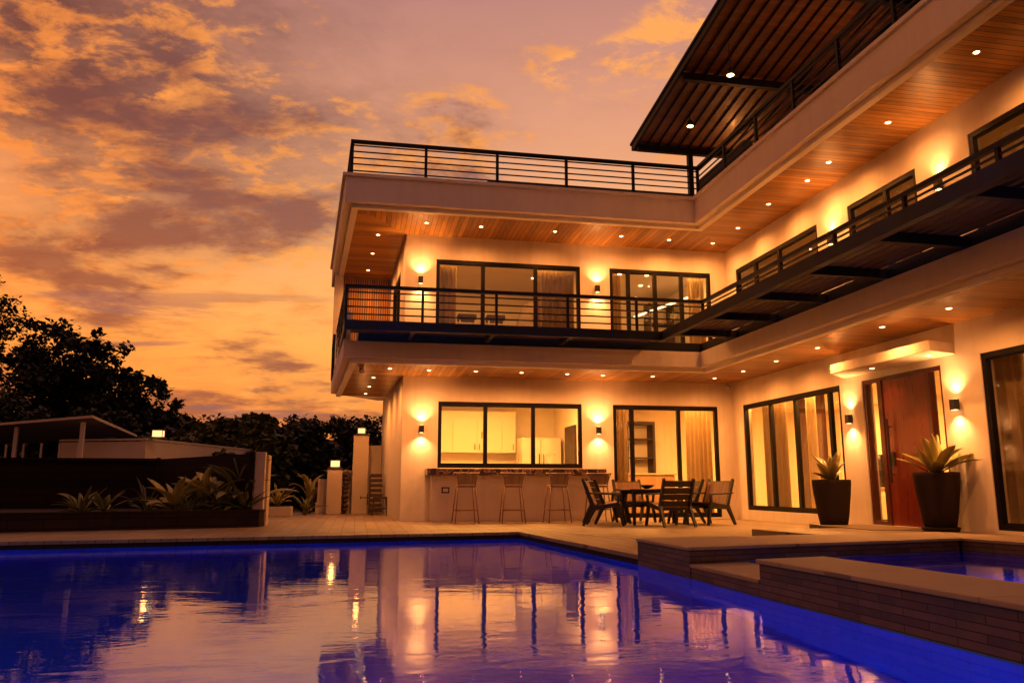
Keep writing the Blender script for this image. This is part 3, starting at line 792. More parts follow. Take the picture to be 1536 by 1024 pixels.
# entrance door
dd = MB()
x0, x1 = XL+.02, XL+.13
for a, b in ((10.14, 10.20), (11.96, 12.02), (10.43, 10.52), (11.55, 11.66)): dd.box(x0, a, .056, x1, b, 2.41)
dd.box(x0, 10.20, 2.34, x1, 10.43, 2.41); dd.box(x0, 10.52, 2.36, x1, 11.55, 2.41); dd.box(x0, 11.66, 2.34, x1, 11.96, 2.41)
dd.box(x0, 10.20, .056, x1, 10.43, .12); dd.box(x0, 11.66, .056, x1, 11.96, .12)
df = dd.build('door_frame', M['doorframe'], house, bevel=.004)
sg = MB(); sg.box(XL+.06, 10.20, .12, XL+.068, 10.43, 2.34); sg.build('sidelight', M['glass'], df); sg = MB(); sg.box(XL+.06, 11.66, .12, XL+.068, 11.96, 2.34); sg.build('sidelight', M['glass'], df)
dl = MB(); dl.box(XL+.04, 10.522, .062, XL+.10, 11.548, 2.358)
door = dl.build('front_door', M['doorwood'], house, bevel=.003)
dh = MB(); dh.tube([(XL-.03, 11.40, .72), (XL-.03, 11.40, 1.72)], .017, 8)
for z in (.85, 1.6): dh.tube([(XL-.03, 11.40, z), (XL+.045, 11.40, z)], .011, 6)
dh.box(XL+.02, 11.36, .98, XL+.042, 11.44, 1.2)
dh.build('handle', M['dark'], door)
# canopy over the door
dc = MB(); dc.prism([(7.76, 9.64), (8.312, 9.83), (8.312, 12.5), (7.76, 12.04)], 2.52, 2.67)
dc.build('door_canopy', M['plaster'], house, bevel=.006)

# ---- slabs with fascia, trim and wooden soffits
def slab(outer, inner_wood, zs, ztop, names, cop=False):
    """outer: open polyline left-far, left-front, inner corner, right-front(near)"""
    lf, l0, ic, rn = outer
    full = [lf, l0, ic, rn, (14, rn[1]), (14, 22.39), (lf[0]+1.2, 22.39)] if lf[1] < 22.3 else [lf, l0, ic, rn, (14, rn[1]), (14, lf[1])]
    def ins(o, a):   # inset polyline towards the house
        (x0,y0),(x1,y1),(x2,y2),(x3,y3) = o
        return [(x0+a, y0), (x1+a, y1+a), (x2+a, y2+a), (x3+a, y3)]
    b = MB(); b.prism(full, zs+.05, ztop); b.build(names[0], M['fascia'], house)
    t1, t2 = ins(outer, .13), ins(outer, .25)
    tr = MB(); tr.band(t1, t2, zs-.03, zs+.049); tr.build('soffit_trim', M['trimwhite'], house)
    return ins(outer, .2501)
O1 = [(-.71, 20.9), (-.31, 14.80), (6.685, 14.80), (6.685, 2.0)]
O2 = [(-.85, 22.1), (-.395, 15.07), (6.82, 15.07), (6.82, 2.0)]
w1 = slab(O1, None, C1, F1, ('floor_slab',))
w2 = slab(O2, None, C2, 6.30, ('roof_slab',))
for wl, zc, sideend in ((w1, C1, (.70, 20.9)), (w2, C2, (.73, 20.78))):
    (x0,y0),(x1,y1),(x2,y2),(x3,y3) = wl
    if zc == C2: x0, y0 = x0+.04, 20.78
    L_ = MB(); L_.prism([(x0,y0), (x1,y1), (.9, 16.8), sideend], zc, zc+.045); L_.build('wood_soffit', M['soffitX'], house)
    F_ = MB(); F_.prism([(x1,y1), (x2,y2), (XL, 16.8), (.9, 16.8)], zc, zc+.045); F_.build('wood_soffit', M['soffitY'], house)
    R_ = MB(); R_.prism([(x2,y2), (x3,y3), (XL, 2.), (XL, 16.8)], zc, zc+.045); R_.build('wood_soffit', M['soffitX'], house)
# parapet and coping of the roof terrace
pp = MB()
oa = O2; ob = [(x+.2, y) if i in (0, 3) else (x+.2, y+.2) for i, (x, y) in enumerate(O2)]
pp.band(oa, ob, 6.30, 6.60); pp.build('parapet', M['fascia'], house)
oc = [(O2[0][0]-.055, O2[0][1]), (O2[1][0]-.055, O2[1][1]-.055), (O2[2][0]-.055, O2[2][1]-.055), (O2[3][0]-.055, O2[3][1])]
od = [(x+.24, y) if i in (0, 3) else (x+.24, y+.24) for i, (x, y) in enumerate(O2)]
cpg = MB(); cpg.band(oc, od, 6.601, 6.67); cpg.build('parapet_coping', M['fascia'], house, bevel=.008)
# side parapet of the first floor, column, slatted screen at the far end
spm = MB(); spm.band([(-.312, 14.83), (-.54, 18.3)], [(-.18, 14.83), (-.41, 18.3)], F1, 3.86); spm.build('side_parapet', M['fascia'], house, bevel=.006)
cl_ = MB(); cl_.box(-.72, 20.6, F1, -.50, 20.85, C2+.05); cl_.build('corner_column', M['fascia'], house)
ss = MB()
ss.box(-.5, 20.86, F1, .73, 20.93, C2-.002)
x = -.46
while x < .70:
    ss.box(x, 20.80, F1+.02, x+.035, 20.859, C2-.01); x += .06
ss.build('slat_screen', M['slatwood'], house)

bf = MB(); bf.prism([(-.40, 20.7), (-.05, 14.86), (6.745, 14.86), (6.745, 2.05), (8.305, 2.05), (8.305, 16.795), (.895, 16.795), (.74, 20.7)], F1+.002, 3.497); bf.build('balcony_floor', M['steel'], house); bt_ = MB(); bt_.prism([(-.36, 20.7), (-.02, 14.9), (6.79, 14.9), (6.79, 2.05), (8.30, 2.05), (8.30, 16.79), (.90, 16.79), (.745, 20.7)], 3.4975, 3.506); bt_.build('balcony_bounce_sheet', M['gatewall'], house)  # unseen pale top sheet added to bounce light up to the soffits
# ---- balcony: steel channel, decking, beams
YB, XB = 13.80, 5.48
bal = MB()
zb, zt = 3.335, 3.50
bal.band([(-.64, 20.5), (-.29, YB), (XB, YB), (XB, 2.2)], [(-.585, 20.5), (-.235, YB+.055), (XB+.055, YB+.055), (XB+.055, 2.2)], zb+.012, zt)
bal.band([(-.29, YB), (XB, YB), (XB, 2.2)], [(-.29, YB+.11), (XB+.11, YB+.11), (XB+.11, 2.2)], zb-.002, zb+.0115)
balcony = bal.build('balcony', M['steel'], house)
for X in (.9, 2.35, 3.8):
    j = MB(); j.box(X-.04, YB+.056, zb+.014, X+.04, 14.80, zb+.12); j.build('joist', M['steel'], balcony)
for k in range(8):
    Y = 13.30-1.42*k
    j = MB(); j.box(XB+.056, Y-.04, zb+.0125, 6.744, Y+.04, zb+.12); j.box(XB+.056, Y-.05, zb-.002, 6.744, Y+.05, zb+.012); j.build('joist', M['steel'], balcony)
sl = MB()
x = XB+.12
while x < 6.6:
    sl.box(x, 2.2, zb+.121, x+.085, YB+.0, zb+.15); x += .135
y = YB+.08
while y < 14.75:
    sl.box(-.2, y, zb+.121, XB+.1, y+.1, zb+.15); y += .135
M['slatdark'] = simple('walkway_slats', (.060, .020, .012), .6, var=.25, scale=4)
sl.build('walkway_slats', M['slatdark'], balcony); 

def railing(parent, pts, z0, ztop, bars, spacing, post=.045, hand=.06, name='railing', first=True, last=True):
    """rail along a plan polyline; posts, bars and handrail are sub-parts"""
    hd = MB()
    zt_ = ztop-hand/2
    for (a, b) in zip(pts[:-1], pts[1:]):
        a3, b3 = Vector((*a, zt_)), Vector((*b, zt_))
        d = (b3-a3).normalized()*hand/2
        hd.beam(a3-d, b3+d*.98, hand*1.1, hand)
    rail = hd.build(name, M['steel'], parent)
    proto = None
    for si, (a, b) in enumerate(zip(pts[:-1], pts[1:])):
        a, b = Vector(a), Vector(b); L = (b-a).length; n = max(1, round(L/spacing))
        for i in range(0 if si == 0 else 1, n+1):
            p = a + (b-a)*i/n
            m = MB(); m.box(p.x-post/2, p.y-post/2, z0, p.x+post/2, p.y+post/2, ztop-hand-.0005)
            m.build('post', M['steel'], rail)
        for zb_ in bars:
            m = MB(); m.beam((a.x, a.y, zb_), (b.x, b.y, zb_), .024, .022); m.build('bar', M['steel'], rail)
    return rail
railing(house, [(-.52, 18.1), (-.27, YB+.028), (6.34, YB+.028), (6.34, 2.3)], zt, 4.13, [4.0, 3.87, 3.74, 3.61], 1.38)
railing(house, [(-.60, 18.6), (-.69, 20.6)], F1, 4.12, [3.95, 3.8, 3.65, 3.5], 1.)
railing(house, [(-.66, 21.9), (-.29, 15.25), (7.0, 15.25), (7.0, 2.3)], 6.67, 7.44, [7.33, 7.20, 7.07, 6.94, 6.80], 1.33, post=.055, hand=.065)

# ---- roof terrace: penthouse wall, low wall, canopy
tw = MB(); tw.box(9.6, 2, 6.30, 9.8, 21.5, 8.85); tw.build('penthouse_wall', M['plaster'], house)
lw = MB(); lw.box(2.62, 16.5, 6.30, 9.58, 16.7, 7.29); M['greywall'] = simple('dark_grey_paint', (.10, .075, .066), .8, var=.15, scale=2); lw.build('terrace_wall', M['greywall'], house)
def cz(Y): return 8.92 + .1353*(17.66-Y)
cn = MB(); t_ = .06
vs = [(6.5,17.66,cz(17.66)),(14,17.66,cz(17.66)),(14,2,cz(2)),(6.5,2,cz(2))]
cn.add(vs + [(a,b,c+t_) for a,b,c in vs], [(0,1,2,3),(4,7,6,5),(0,3,7,4),(1,5,6,2),(0,4,5,1),(3,2,6,7)])
can = cn.build('terrace_roof', M['canopywood'], house)
fe = MB()
fe.beam((6.46, 17.70, cz(17.7)+.02), (6.46, 2, cz(2)+.02), .06, .20)
fe.beam((6.43, 17.72, cz(17.7)+.02), (14, 17.72, cz(17.7)+.02), .06, .20)
for vz in (.085,): fe.add([(6.4,17.78,cz(17.78)+.07),(14,17.78,cz(17.78)+.07),(14,2,cz(2)+.07),(6.4,2,cz(2)+.07),(6.4,17.78,cz(17.78)+.125),(14,17.78,cz(17.78)+.125),(14,2,cz(2)+.125),(6.4,2,cz(2)+.125)], [(0,1,2,3),(4,7,6,5),(0,3,7,4),(1,5,6,2),(0,4,5,1),(3,2,6,7)])
fe.build('roof_edge', M['steel'], can)
for k in range(5):
    Y = 17.45-2.75*k if k else 17.5
    b = MB(); b.box(6.50, Y-.06, cz(Y)-.20, 13.9, Y+.06, cz(Y)-.045); b.build('roof_beam', M['steel'], can)
for k in range(14):
    X = 6.75+.27*k
    b = MB(); b.beam((X, 17.6, cz(17.6)-.023), (X, 2.1, cz(2.1)-.023), .02, .042); b.build('purlin', M['steel'], can)
for X, Y in ((7.85, 17.5), (8.2, 9.2)):
    b = MB(); b.box(X-.06, Y-.06, 6.30, X+.06, Y+.06, cz(Y)-.20); b.build('roof_post', M['steel'], can)

# ---- interiors
def room(name, x0, y0, x1, y1, z0, z1, open_sides, mat='room'):
    m = MB(); t = .08
    m.box(x0-t, y0, z1, x1+t, y1+t, z1+t)
    if 'b' not in open_sides: m.box(x0-t, y1, z0, x1+t, y1+t, z1)
    if 'l' not in open_sides: m.box(x0-t, y0, z0, x0, y1, z1)
    if 'r' not in open_sides: m.box(x1, y0, z0, x1+t, y1, z1)
    o = m.build(name, M[mat], house)
    f = MB(); f.box(x0, y0, z0-.04, x1, y1, z0); f.build('room_floor', M['roomfloor'], house)
    return o
room('kitchen_walls', 1.2, 17.02, 5.1, 20.6, 0.0, 2.72, '')
room('living_walls', 5.25, 17.02, 13, 21.0, 0.0, 2.74, '')
room('hall_walls', 8.55, 2.3, 13.2, 16.98, 0.0, 2.742, 'bl')
room('bedroom_walls', 1.2, 17.02, 5.1, 20.4, 3.35, 5.80, '')
room('bedroom_walls', 5.25, 17.02, 8.3, 20.4, 3.35, 5.80, '')
room('upper_hall_walls', 8.55, 2.3, 12.5, 16.98, 3.35, 5.80, 'l')
def area(loc, sx, sy, e, color=(1, .40, .085)):
    l = bpy.data.lights.new('ceiling_lamp', 'AREA'); l.shape = 'RECTANGLE'; l.size = sx; l.size_y = sy; l.energy = e; l.color = color
    o = bpy.data.objects.new('ceiling_lamp', l); col.objects.link(o); o.location = Vector(loc)-origin(house); o.parent = house
    return o
area((2.9, 17.75, 2.69), 3.0, .7, 370, (1, .43, .095))
area((7.0, 17.7, 2.70), 2.4, .6, 330)
area((8.94, 14.4, 2.70), .26, 3.2, 400); area((11.2, 17.6, 2.70), 1.2, .8, 420)
area((9.5, 7.2, 2.70), .6, 3.5, 120)
area((3.1, 17.35, 5.77), 2.8, .3, 130)
area((6.8, 17.35, 5.77), 2.0, .3, 120)
area((9.3, 14.6, 5.77), .5, 2.5, 28); area((9.3, 11.1, 5.77), .5, 1.4, 18); area((9.3, 7.4, 5.77), .5, 3., 28)
# recessed ceiling lights inside rooms (part of the house)
for p in ((2.3, 17.9, 2.718), (4.0, 17.9, 2.718), (2.35, 17.9, 5.798), (4.2, 19.0, 5.798), (6.2, 18.2, 5.798), (6.9, 18.2, 5.798), (7.1, 19.2, 5.798), (6.4, 17.8, 2.738), (10.4, 13.6, 2.738)):
    m = MB(); m.lathe([(.05, 0), (.05, -.008)], p, 14); m.build('ceiling_spot', M['lens'], house)
# led cove line in the upper right bedroom
m = MB(); m.beam((7.95, 17.3, 5.2), (7.3, 20.3, 5.2), .05, .04); m.build('led_line', M['strip'], house)

# kitchen furniture
kc = empty('wall_cabinet', (1.3, 20.2, 1.5), label='pale kitchen wall cabinets with small bar handles behind the serving window', cat='cabinet')
m = MB(); m.box(1.22, 20.2, 1.50, 3.98, 20.58, 2.55); m.build('cabinet_box', M['cabinet'], kc)
xs = [1.24, 1.72, 2.36, 2.98, 3.62, 3.97]
for a, b in zip(xs[:-1], xs[1:]):
    m = MB(); m.box(a+.004, 20.18, 1.51, b-.004, 20.199, 2.36); dr_ = m.build('cabinet_door', M['cabinet'], kc, bevel=.002)
    m = MB(); hx = b-.06 if (xs.index(a) % 2 == 0) else a+.06
    m.box(hx-.008, 20.155, 1.57, hx+.008, 20.179, 1.72); m.build('handle', M['dark'], dr_)
kb = empty('base_cabinet', (1.3, 20, 0), label='kitchen base units with dark worktop along the back wall of the kitchen', cat='cabinet')
m = MB(); m.box(1.22, 19.98, 0.001, 3.98, 20.58, .90); m.build('cabinet_box', M['cabinet'], kb)
m = MB(); m.box(1.22, 19.96, .901, 3.98, 20.58, .94); m.build('worktop', M['marble'], kb)
fr = empty('refrigerator', (4.55, 19.6, 0), label='large pale refrigerator standing right of the kitchen wall cabinets', cat='refrigerator')
m = MB(); m.box(4.0, 19.55, 0.001, 5.0, 20.35, 1.86); fb = m.build('body', M['steelapp'], fr, bevel=.012)
for a, b in ((4.005, 4.48), (4.49, 4.995)):
    m = MB(); m.box(a, 19.49, .05, b, 19.548, 1.85); q = m.build('fridge_door', M['steelapp'], fr, bevel=.01)
    hx = b-.05 if a < 4.1 else a+.05
    m = MB(); m.tube([(hx, 19.485, 1.0), (hx, 19.445, 1.05), (hx, 19.445, 1.4), (hx, 19.485, 1.45)], .012, 8); m.build('handle', M['dark'], q)
idr = MB(); idr.box(4.68+.0, 20.56, .0, 5.09, 20.598, 2.05)
idd = MB(); idd.box(5.04, 18.4, 0, 5.099, 19.3, 2.1); idd.build('interior_door', M['chairdark'], house)
cm = empty('coffee_machine', (1.95, 20.2, .94), label='small dark coffee maker on the worktop under the left wall cabinets', cat='coffee maker')
m = MB(); m.box(1.84, 20.08, .941, 2.06, 20.3, .99); m.build('base', M['dark'], cm, bevel=.01)
m = MB(); m.lathe([(.075, .0), (.09, .08), (.07, .2), (.055, .25)], (1.95, 20.15, .991), 16); m.smooth = True; m.build('jug', M['dark'], cm)
m = MB(); m.box(1.86, 20.22, .991, 2.04, 20.3, 1.26); m.build('tank', M['dark'], cm, bevel=.01)
tr_ = empty('dish_rack', (3.1, 20.2, .94), label='dark dish rack on the worktop beside the refrigerator', cat='dish rack')
m = MB(); m.box(2.95, 20.05, .941, 3.4, 20.35, .965)
for k in range(9): m.box(2.97+.05*k, 20.06, .966, 2.98+.05*k, 20.34, 1.10)
m.box(2.95, 20.05, 1.101, 3.4, 20.065, 1.115)
m.build('wire_frame', M['dark'], tr_)
for i, (X, hgt) in enumerate(((3.62, .22), (3.74, .28), (3.86, .2))):
    m = MB(); m.lathe([(.035, 0), (.04, hgt*.55), (.018, hgt*.75), (.016, hgt)], (X, 20.2, .941), 14); m.smooth = True
    tag(m.build('bottle', M['dark']), ('short dark bottle next to the dish rack on the kitchen worktop', 'tallest dark bottle, middle of three by the refrigerator', 'dark bottle touching the refrigerator side on the worktop')[i], 'bottle', 'bottles on the kitchen worktop')

# curtains
def curtain(A, B, z0, z1, label, mat='curtain', waves=6, amp=.045):
    A, B = Vector(A), Vector(B); L = (B-A).length; d = (B-A)/L; n = Vector((-d.y, d.x))
    m = MB(); k = waves*10
    rnd = random.Random(int(A.x*100+A.y*10))
    ph = [rnd.uniform(.7, 1.3) for _ in range(waves+1)]
    pts = []
    for i in range(k+1):
        u = i/k; a = amp*ph[int(u*waves)]*math.sin(u*waves*2*math.pi)
        pts.append((A + d*L*u + n*a))
    for z, sq in ((z0, 1.), (z0+(z1-z0)*.5, .92), (z1, .7)):
        for p, q in zip(pts, pts): pass
    nz = 3; zz = [z0, (z0+z1)/2, z1]; am = [1, .9, .65]
    def grid(offs_):
        r = []
        for j in range(nz):
            for i in range(k+1):
                u = i/k; a = amp*ph[int(u*waves)]*math.sin(u*waves*2*math.pi)*am[j]
                p = A + d*L*u + n*(a+offs_); r.append((p.x, p.y, zz[j]))
        return r
    g0, g1 = grid(0), grid(.006)
    fs = []
    for j in range(nz-1):
        for i in range(k):
            a = j*(k+1)+i; fs.append((a, a+1, a+k+2, a+k+1))
    K = len(g0)
    fs2 = [tuple(q+K for q in reversed(f)) for f in fs]
    m.add(g0+g1, fs+fs2); m.smooth = True
    o = m.build('curtain', M[mat]); tag(o, label, 'curtain', 'curtains behind the windows')
    return o
curtain((1.62, 17.22), (2.05, 17.22), 3.36, 5.5, 'gathered grey curtain at left end of the upper left window', waves=4)
curtain((3.9, 17.22), (4.75, 17.22), 3.36, 5.5, 'wide brown curtain at right end of the upper left window', waves=7)
curtain((5.52, 17.22), (5.88, 17.22), 3.36, 5.5, 'grey curtain at left end of the upper window near the corner', waves=4)
curtain((7.55, 17.25), (7.95, 17.25), 3.36, 5.5, 'pale curtain at right end of the upper window near the corner', 'sheer', waves=4)
curtain((5.52, 17.22), (5.95, 17.22), .02, 2.5, 'beige curtain at left side of the sliding door behind the dining set', waves=4)
curtain((7.35, 17.25), (7.98, 17.25), .02, 2.5, 'pale curtain at right side of the sliding door behind the dining set', 'sheer', waves=6)
curtain((8.75, 15.25), (8.75, 16.25), .1, 2.5, 'gathered beige curtain at far end of the tall corner window', waves=6)
curtain((8.75, 12.7), (8.75, 13.15), .1, 2.5, 'beige curtain at the end of the corner window nearest the door', waves=4)
curtain((8.78, 14.2), (8.9, 14.75), .1, 2.6, 'pale sheer curtain hanging in the second pane of the corner window', 'sheer', waves=4, amp=.03)
curtain((8.72, 5.3), (8.72, 9.05), .1, 2.6, 'wide grey sheer curtain behind the window at the right edge', waves=12)
curtain((8.74, 9.1), (8.74, 9.9), .1, 2.6, 'grey curtain behind the left pane of the window at the right edge', 'curtain', waves=6)
curtain((8.72, 10.35), (8.72, 12.0), 3.4, 5.5, 'greenish beige curtain filling the middle upper window of the right wing', 'sheer', waves=10)
curtain((8.72, 5.7), (8.72, 9.1), 3.4, 5.5, 'beige curtain filling the upper window at the right edge', 'sheer', waves=16)
curtain((8.72, 14.9), (8.72, 16.2), 3.4, 5.5, 'beige curtain in the far half of the upper window beside the corner', 'sheer', waves=7)
curtain((8.72, 13.05), (8.72, 13.9), 3.4, 5.5, 'beige curtain in the near half of the upper window beside the corner', 'sheer', waves=5)
# living room pieces
spn = MB(); spn.box(10.0, 15.9, 0, 10.06, 16.9, 2.74)
y = 15.92
while y < 16.88: spn.box(9.96, y, 0.02, 9.999, y+.03, 2.73); y += .055
tag(spn.build('slatted_divider', M['slatdark']), 'dark vertical slat divider seen through the tall corner window', 'room divider')
cs = empty('sideboard', (10.2, 15.0, 0), label='low pale cabinet on the floor behind the tall corner window', cat='sideboard')
m = MB(); m.box(9.7, 13.3, .06, 10.2, 15.7, .62); m.build('cabinet_box', M['cabinet'], cs, bevel=.006)
m = MB(); m.box(9.75, 13.4, 0.001, 10.15, 15.6, .06); m.build('plinth', M['dark'], cs)
m = MB(); m.box(9.68, 13.28, .621, 10.22, 15.72, .65); m.build('top', M['roomfloor'], cs)
for i, (Y, w_, hgt, lab) in enumerate(((13.75, .06, .5, 'slim dark vase standing on the low cabinet in the corner room'), (14.0, .09, .62, 'taller dark vase on the low cabinet, next to the slim one'), (14.3, .05, .4, 'short dark vase on the low cabinet, farthest from the door'))):
    m = MB(); m.lathe([(w_*.7, 0), (w_, hgt*.4), (w_*.5, hgt*.8), (w_*.6, hgt)], (9.95, Y, .651), 16); m.smooth = True
    tag(m.build('vase', M['dark']), lab, 'vase', 'vases on the low cabinet')
db = empty('dark_bookcase', (7.0, 20.6, 0), label='dark framed glazed cabinet at the back of the living room behind the sliding door', cat='cabinet')
m = MB(); 
for X in (6.3, 7.05, 7.8): m.box(X, 20.5, 0.001, X+.07, 20.95, 2.3)
m.box(6.3, 20.5, 2.301, 7.87, 20.95, 2.38); m.build('frame', M['chairdark'], db)
m = MB()
for z in (.4, .9, 1.4, 1.9): m.box(6.371, 20.55, z, 7.049, 20.9, z+.03); m.box(7.121, 20.55, z, 7.799, 20.9, z+.03)
m.build('shelf', M['chairdark'], db)
ks = empty('sideboard', (7.2, 19.2, 0), label='wooden sideboard in the living room behind the sliding door', cat='sideboard')
M['woodcab'] = simple('cabinet_wood', (.26, .16, .08), .45, var=.2, scale=5)
m = MB(); m.box(6.4, 19.3, 0.001, 7.9, 19.7, .95); m.build('cabinet_box', M['woodcab'], ks, bevel=.006)
m = MB(); m.box(6.36, 19.26, .951, 7.94, 19.74, .99); m.build('top', M['roomfloor'], ks)
# furniture behind the upper left window
lc = empty('lounge_chair', (4.15, 18.2, 3.35), label='large rounded grey armchair behind the upper left window', cat='armchair')
m = MB(); 
m.lathe([(.38, 0), (.50, .35), (.545, .8), (.52, 1.2), (.42, 1.5), (.26, 1.68), (.05, 1.75)], (4.2, 18.55, 3.37), 32); m.v = [(x, 18.55+(y-18.55)*.5, z) for x, y, z in m.v]; m.smooth = True; m.build('backrest', M['chairfab'], lc)
m = MB(); m.lathe([(.36, 0), (.39, .06), (.39, .36), (.34, .42)], (4.2, 17.95, 3.36), 24); m.smooth = True; m.build('seat', M['chairfab'], lc)
for i, (X, Y, lab) in enumerate(((2.36, 17.75, 'brown seat stool with pale legs, left one behind the upper left window'), (3.02, 17.75, 'brown seat stool with pale legs, right one behind the upper left window'))):
    s = empty('low_stool', (X, Y, 3.35), label=lab, cat='stool', group='stools behind the upper left window')
    m = MB(); m.box(X-.21, Y-.18, 4.38, X+.21, Y+.18, 4.53); m.build('seat', M['chairdark'], s, bevel=.03)
    for a in (-.19, .19):
        for b in (-.15, .15):
            m = MB(); m.beam((X+a*.9, Y+b, 4.38), (X+a*1.1, Y+b*1.1, 3.351), .035, .035); m.build('leg', M['steelapp'], s)
bt = empty('bedroom_shelf', (7.8, 19.5, 3.35), label='small dark shelf unit standing behind the upper window near the corner', cat='shelf')
for x0_ in (7.42, 8.06):
    m = MB(); m.box(x0_, 19.5, 3.352, x0_+.06, 19.9, 5.42); m.build('side_panel', M['chairdark'], bt)
for z in (3.5, 3.95, 4.4, 4.85, 5.34):
    m = MB(); m.box(7.481, 19.5, z, 8.059, 19.9, z+.045); m.build('shelf', M['chairdark'], bt)

# ------------------------------------------------------------------ bar and stools
bar = empty('bar_counter', (3.2, 16.4, DZ), label='outdoor bar with dark marble worktop and plastered front below the kitchen window', cat='bar counter')
m = MB(); m.box(1.50, 16.38, DZ, 5.0, 16.798, .8845); m.build('counter_base', M['plaster'], bar)
m = MB(); m.box(1.39, 16.18, .885, 5.12, 16.798, 1.02); m.build('worktop', M['marble'], bar, bevel=.006)
so_ = MB(); so_.box(1.70, 16.366, .53, 1.86, 16.379, .65); sk = so_.build('wall_socket', M['frame'], bar, bevel=.003)
so2 = MB(); so2.box(1.725, 16.358, .555, 1.835, 16.3655, .625); so2.build('socket_plate', M['trimwhite'], sk)

def make_stool():
    s = empty('bar_stool', (0,0,0))
    H = .70
    feet = [(-.23,-.22),(.23,-.22),(.23,.21),(-.23,.21)]; tops = [(-.165,-.15),(.165,-.15),(.165,.15),(-.165,.15)]
    for i, (f, t) in enumerate(zip(feet, tops)):
        m = MB(); m.tube([(f[0], f[1], 0), (t[0], t[1], H)], [.011, .014], 8); m.smooth = True; m.build('leg', M['stoolwood'], s, world=False)
    def at(z, i):
        k = z/H; return (feet[i][0]+(tops[i][0]-feet[i][0])*k, feet[i][1]+(tops[i][1]-feet[i][1])*k, z)
    m = MB()
    for i in range(4): m.tube([at(.25, i), at(.25, (i+1) % 4)], .011, 6)
    m.smooth = True; m.build('footrest', M['stoolwood'], s, world=False)
    m = MB()
    for i in range(4): m.beam((*tops[i], H), (*tops[(i+1) % 4], H), .022, .03)
    m.build('seat_frame', M['stoolwood'], s, world=False)
    m = MB(); m.box(-.165, -.15, H+.0155, .165, .15, H+.03); m.build('seat', M['rattan'], s, world=False, bevel=.004)
    m = MB()
    for sx in (-1, 1): m.tube([(sx*.165, -.15, H), (sx*.18, -.19, H+.14), (sx*.215, -.235, H+.25)], .011, 8)
    m.tube([(-.245, -.10, H+.262), (-.225, -.225, H+.255), (0, -.265, H+.25), (.225, -.225, H+.255), (.245, -.10, H+.262)], .016, 8)
    m.smooth = True; m.build('back_frame', M['stoolwood'], s, world=False)
    m = MB(); m.add([(-.16,-.165,H+.04),(.16,-.165,H+.04),(.19,-.232,H+.235),(-.19,-.232,H+.235),(-.16,-.159,H+.04),(.16,-.159,H+.04),(.19,-.226,H+.235),(-.19,-.226,H+.235)],
        [(0,1,2,3),(7,6,5,4),(0,4,5,1),(2,6,7,3),(1,5,6,2),(0,3,7,4)]); m.build('backrest', M['rattan'], s, world=False)
    return s
st0 = make_stool()
labs = ['cane backed bar stool at the left end of the marble bar, nearest the socket', 'second cane backed bar stool from the left along the marble bar', 'third cane backed bar stool along the bar, beside the wooden armchairs', 'cane backed bar stool at the right end of the bar, half behind an armchair']
for i, (X, Y, a) in enumerate(((2.10, 15.72, .03), (3.03, 15.72, -.05), (3.94, 15.74, .04), (4.80, 15.80, -.03))):
    s = st0 if i == 0 else copy_tree(st0)
    s.location = (X, Y, DZ); s.rotation_euler.z = a
    tag(s, labs[i], 'bar stool', 'bar stools along the marble bar')

# ------------------------------------------------------------------ dining set
def make_chair():
    c = empty('armchair', (0,0,0))   # faces +Y
    W = .29
    for sx in (-1, 1):
        x = sx*W
        m = MB(); m.beam((x, .24, .36), (x*1.05, .33, 0), .05, .07, up=(0,1,0), w2=.04, h2=.04); m.build('leg', M['chairframe'], c, world=False)
        m = MB(); m.beam((x, -.22, .34), (x*1.05, -.40, 0), .05, .08, up=(0,1,0), w2=.04, h2=.04); m.build('leg', M['chairframe'], c, world=False)
        m = MB(); m.beam((x, .26, .385), (x, -.25, .315), .045, .075); m.build('side_rail', M['chairframe'], c, world=False)
        m = MB(); m.beam((x, -.20, .32), (x, -.40, .84), .042, .075, up=(0,1,0), h2=.05); m.build('back_post', M['chairframe'], c, world=False)
        m = MB(); m.beam((x*1.1, .27, .56), (x*1.1, -.34, .585), .055, .026); m.beam((x*1.05, .235, .40), (x*1.08, .25, .547), .04, .05, up=(0,1,0)); m.build('armrest', M['chairframe'], c, world=False, bevel=.005)
    for (yy, zz_) in ((.25, .375), (-.23, .31)):
        m = MB(); m.beam((-W+.023, yy, zz_), (W-.023, yy, zz_), .05, .05); m.build('cross_rail', M['chairframe'], c, world=False)
    m = MB()
    m.add([(-W+.03,.26,.402),(W-.03,.26,.402),(W-.03,-.22,.336),(-W+.03,-.22,.336),(-W+.03,.26,.42),(W-.03,.26,.42),(W-.03,-.22,.354),(-W+.03,-.22,.354)], [(3,2,1,0),(4,5,6,7),(0,1,5,4),(1,2,6,5),(2,3,7,6),(3,0,4,7)])
    m.build('seat', M['chairwood'], c, world=False)
    # back: wooden panel in front of four dark slats with gaps
    d = Vector((0, -.20, .52)).normalized(); n = Vector((0, .52, .20)).normalized()
    p0 = Vector((0, -.205, .36))
    m = MB()
    ks = [(.0, .10), (.122, .222), (.244, .344), (.366, .475)]
    for a, b in ks:
        q = []
        for k in (-.012, .012):
            for (sx, u) in ((-1,a),(1,a),(1,b),(-1,b)):
                q.append(p0 + Vector((sx*(W-.024), 0, 0)) + d*u + n*k)
        m.add(q, [(3,2,1,0),(4,5,6,7),(0,1,5,4),(1,2,6,5),(2,3,7,6),(3,0,4,7)])
    m.build('back_slats', M['chairdark'], c, world=False)
    return c
ch0 = make_chair()
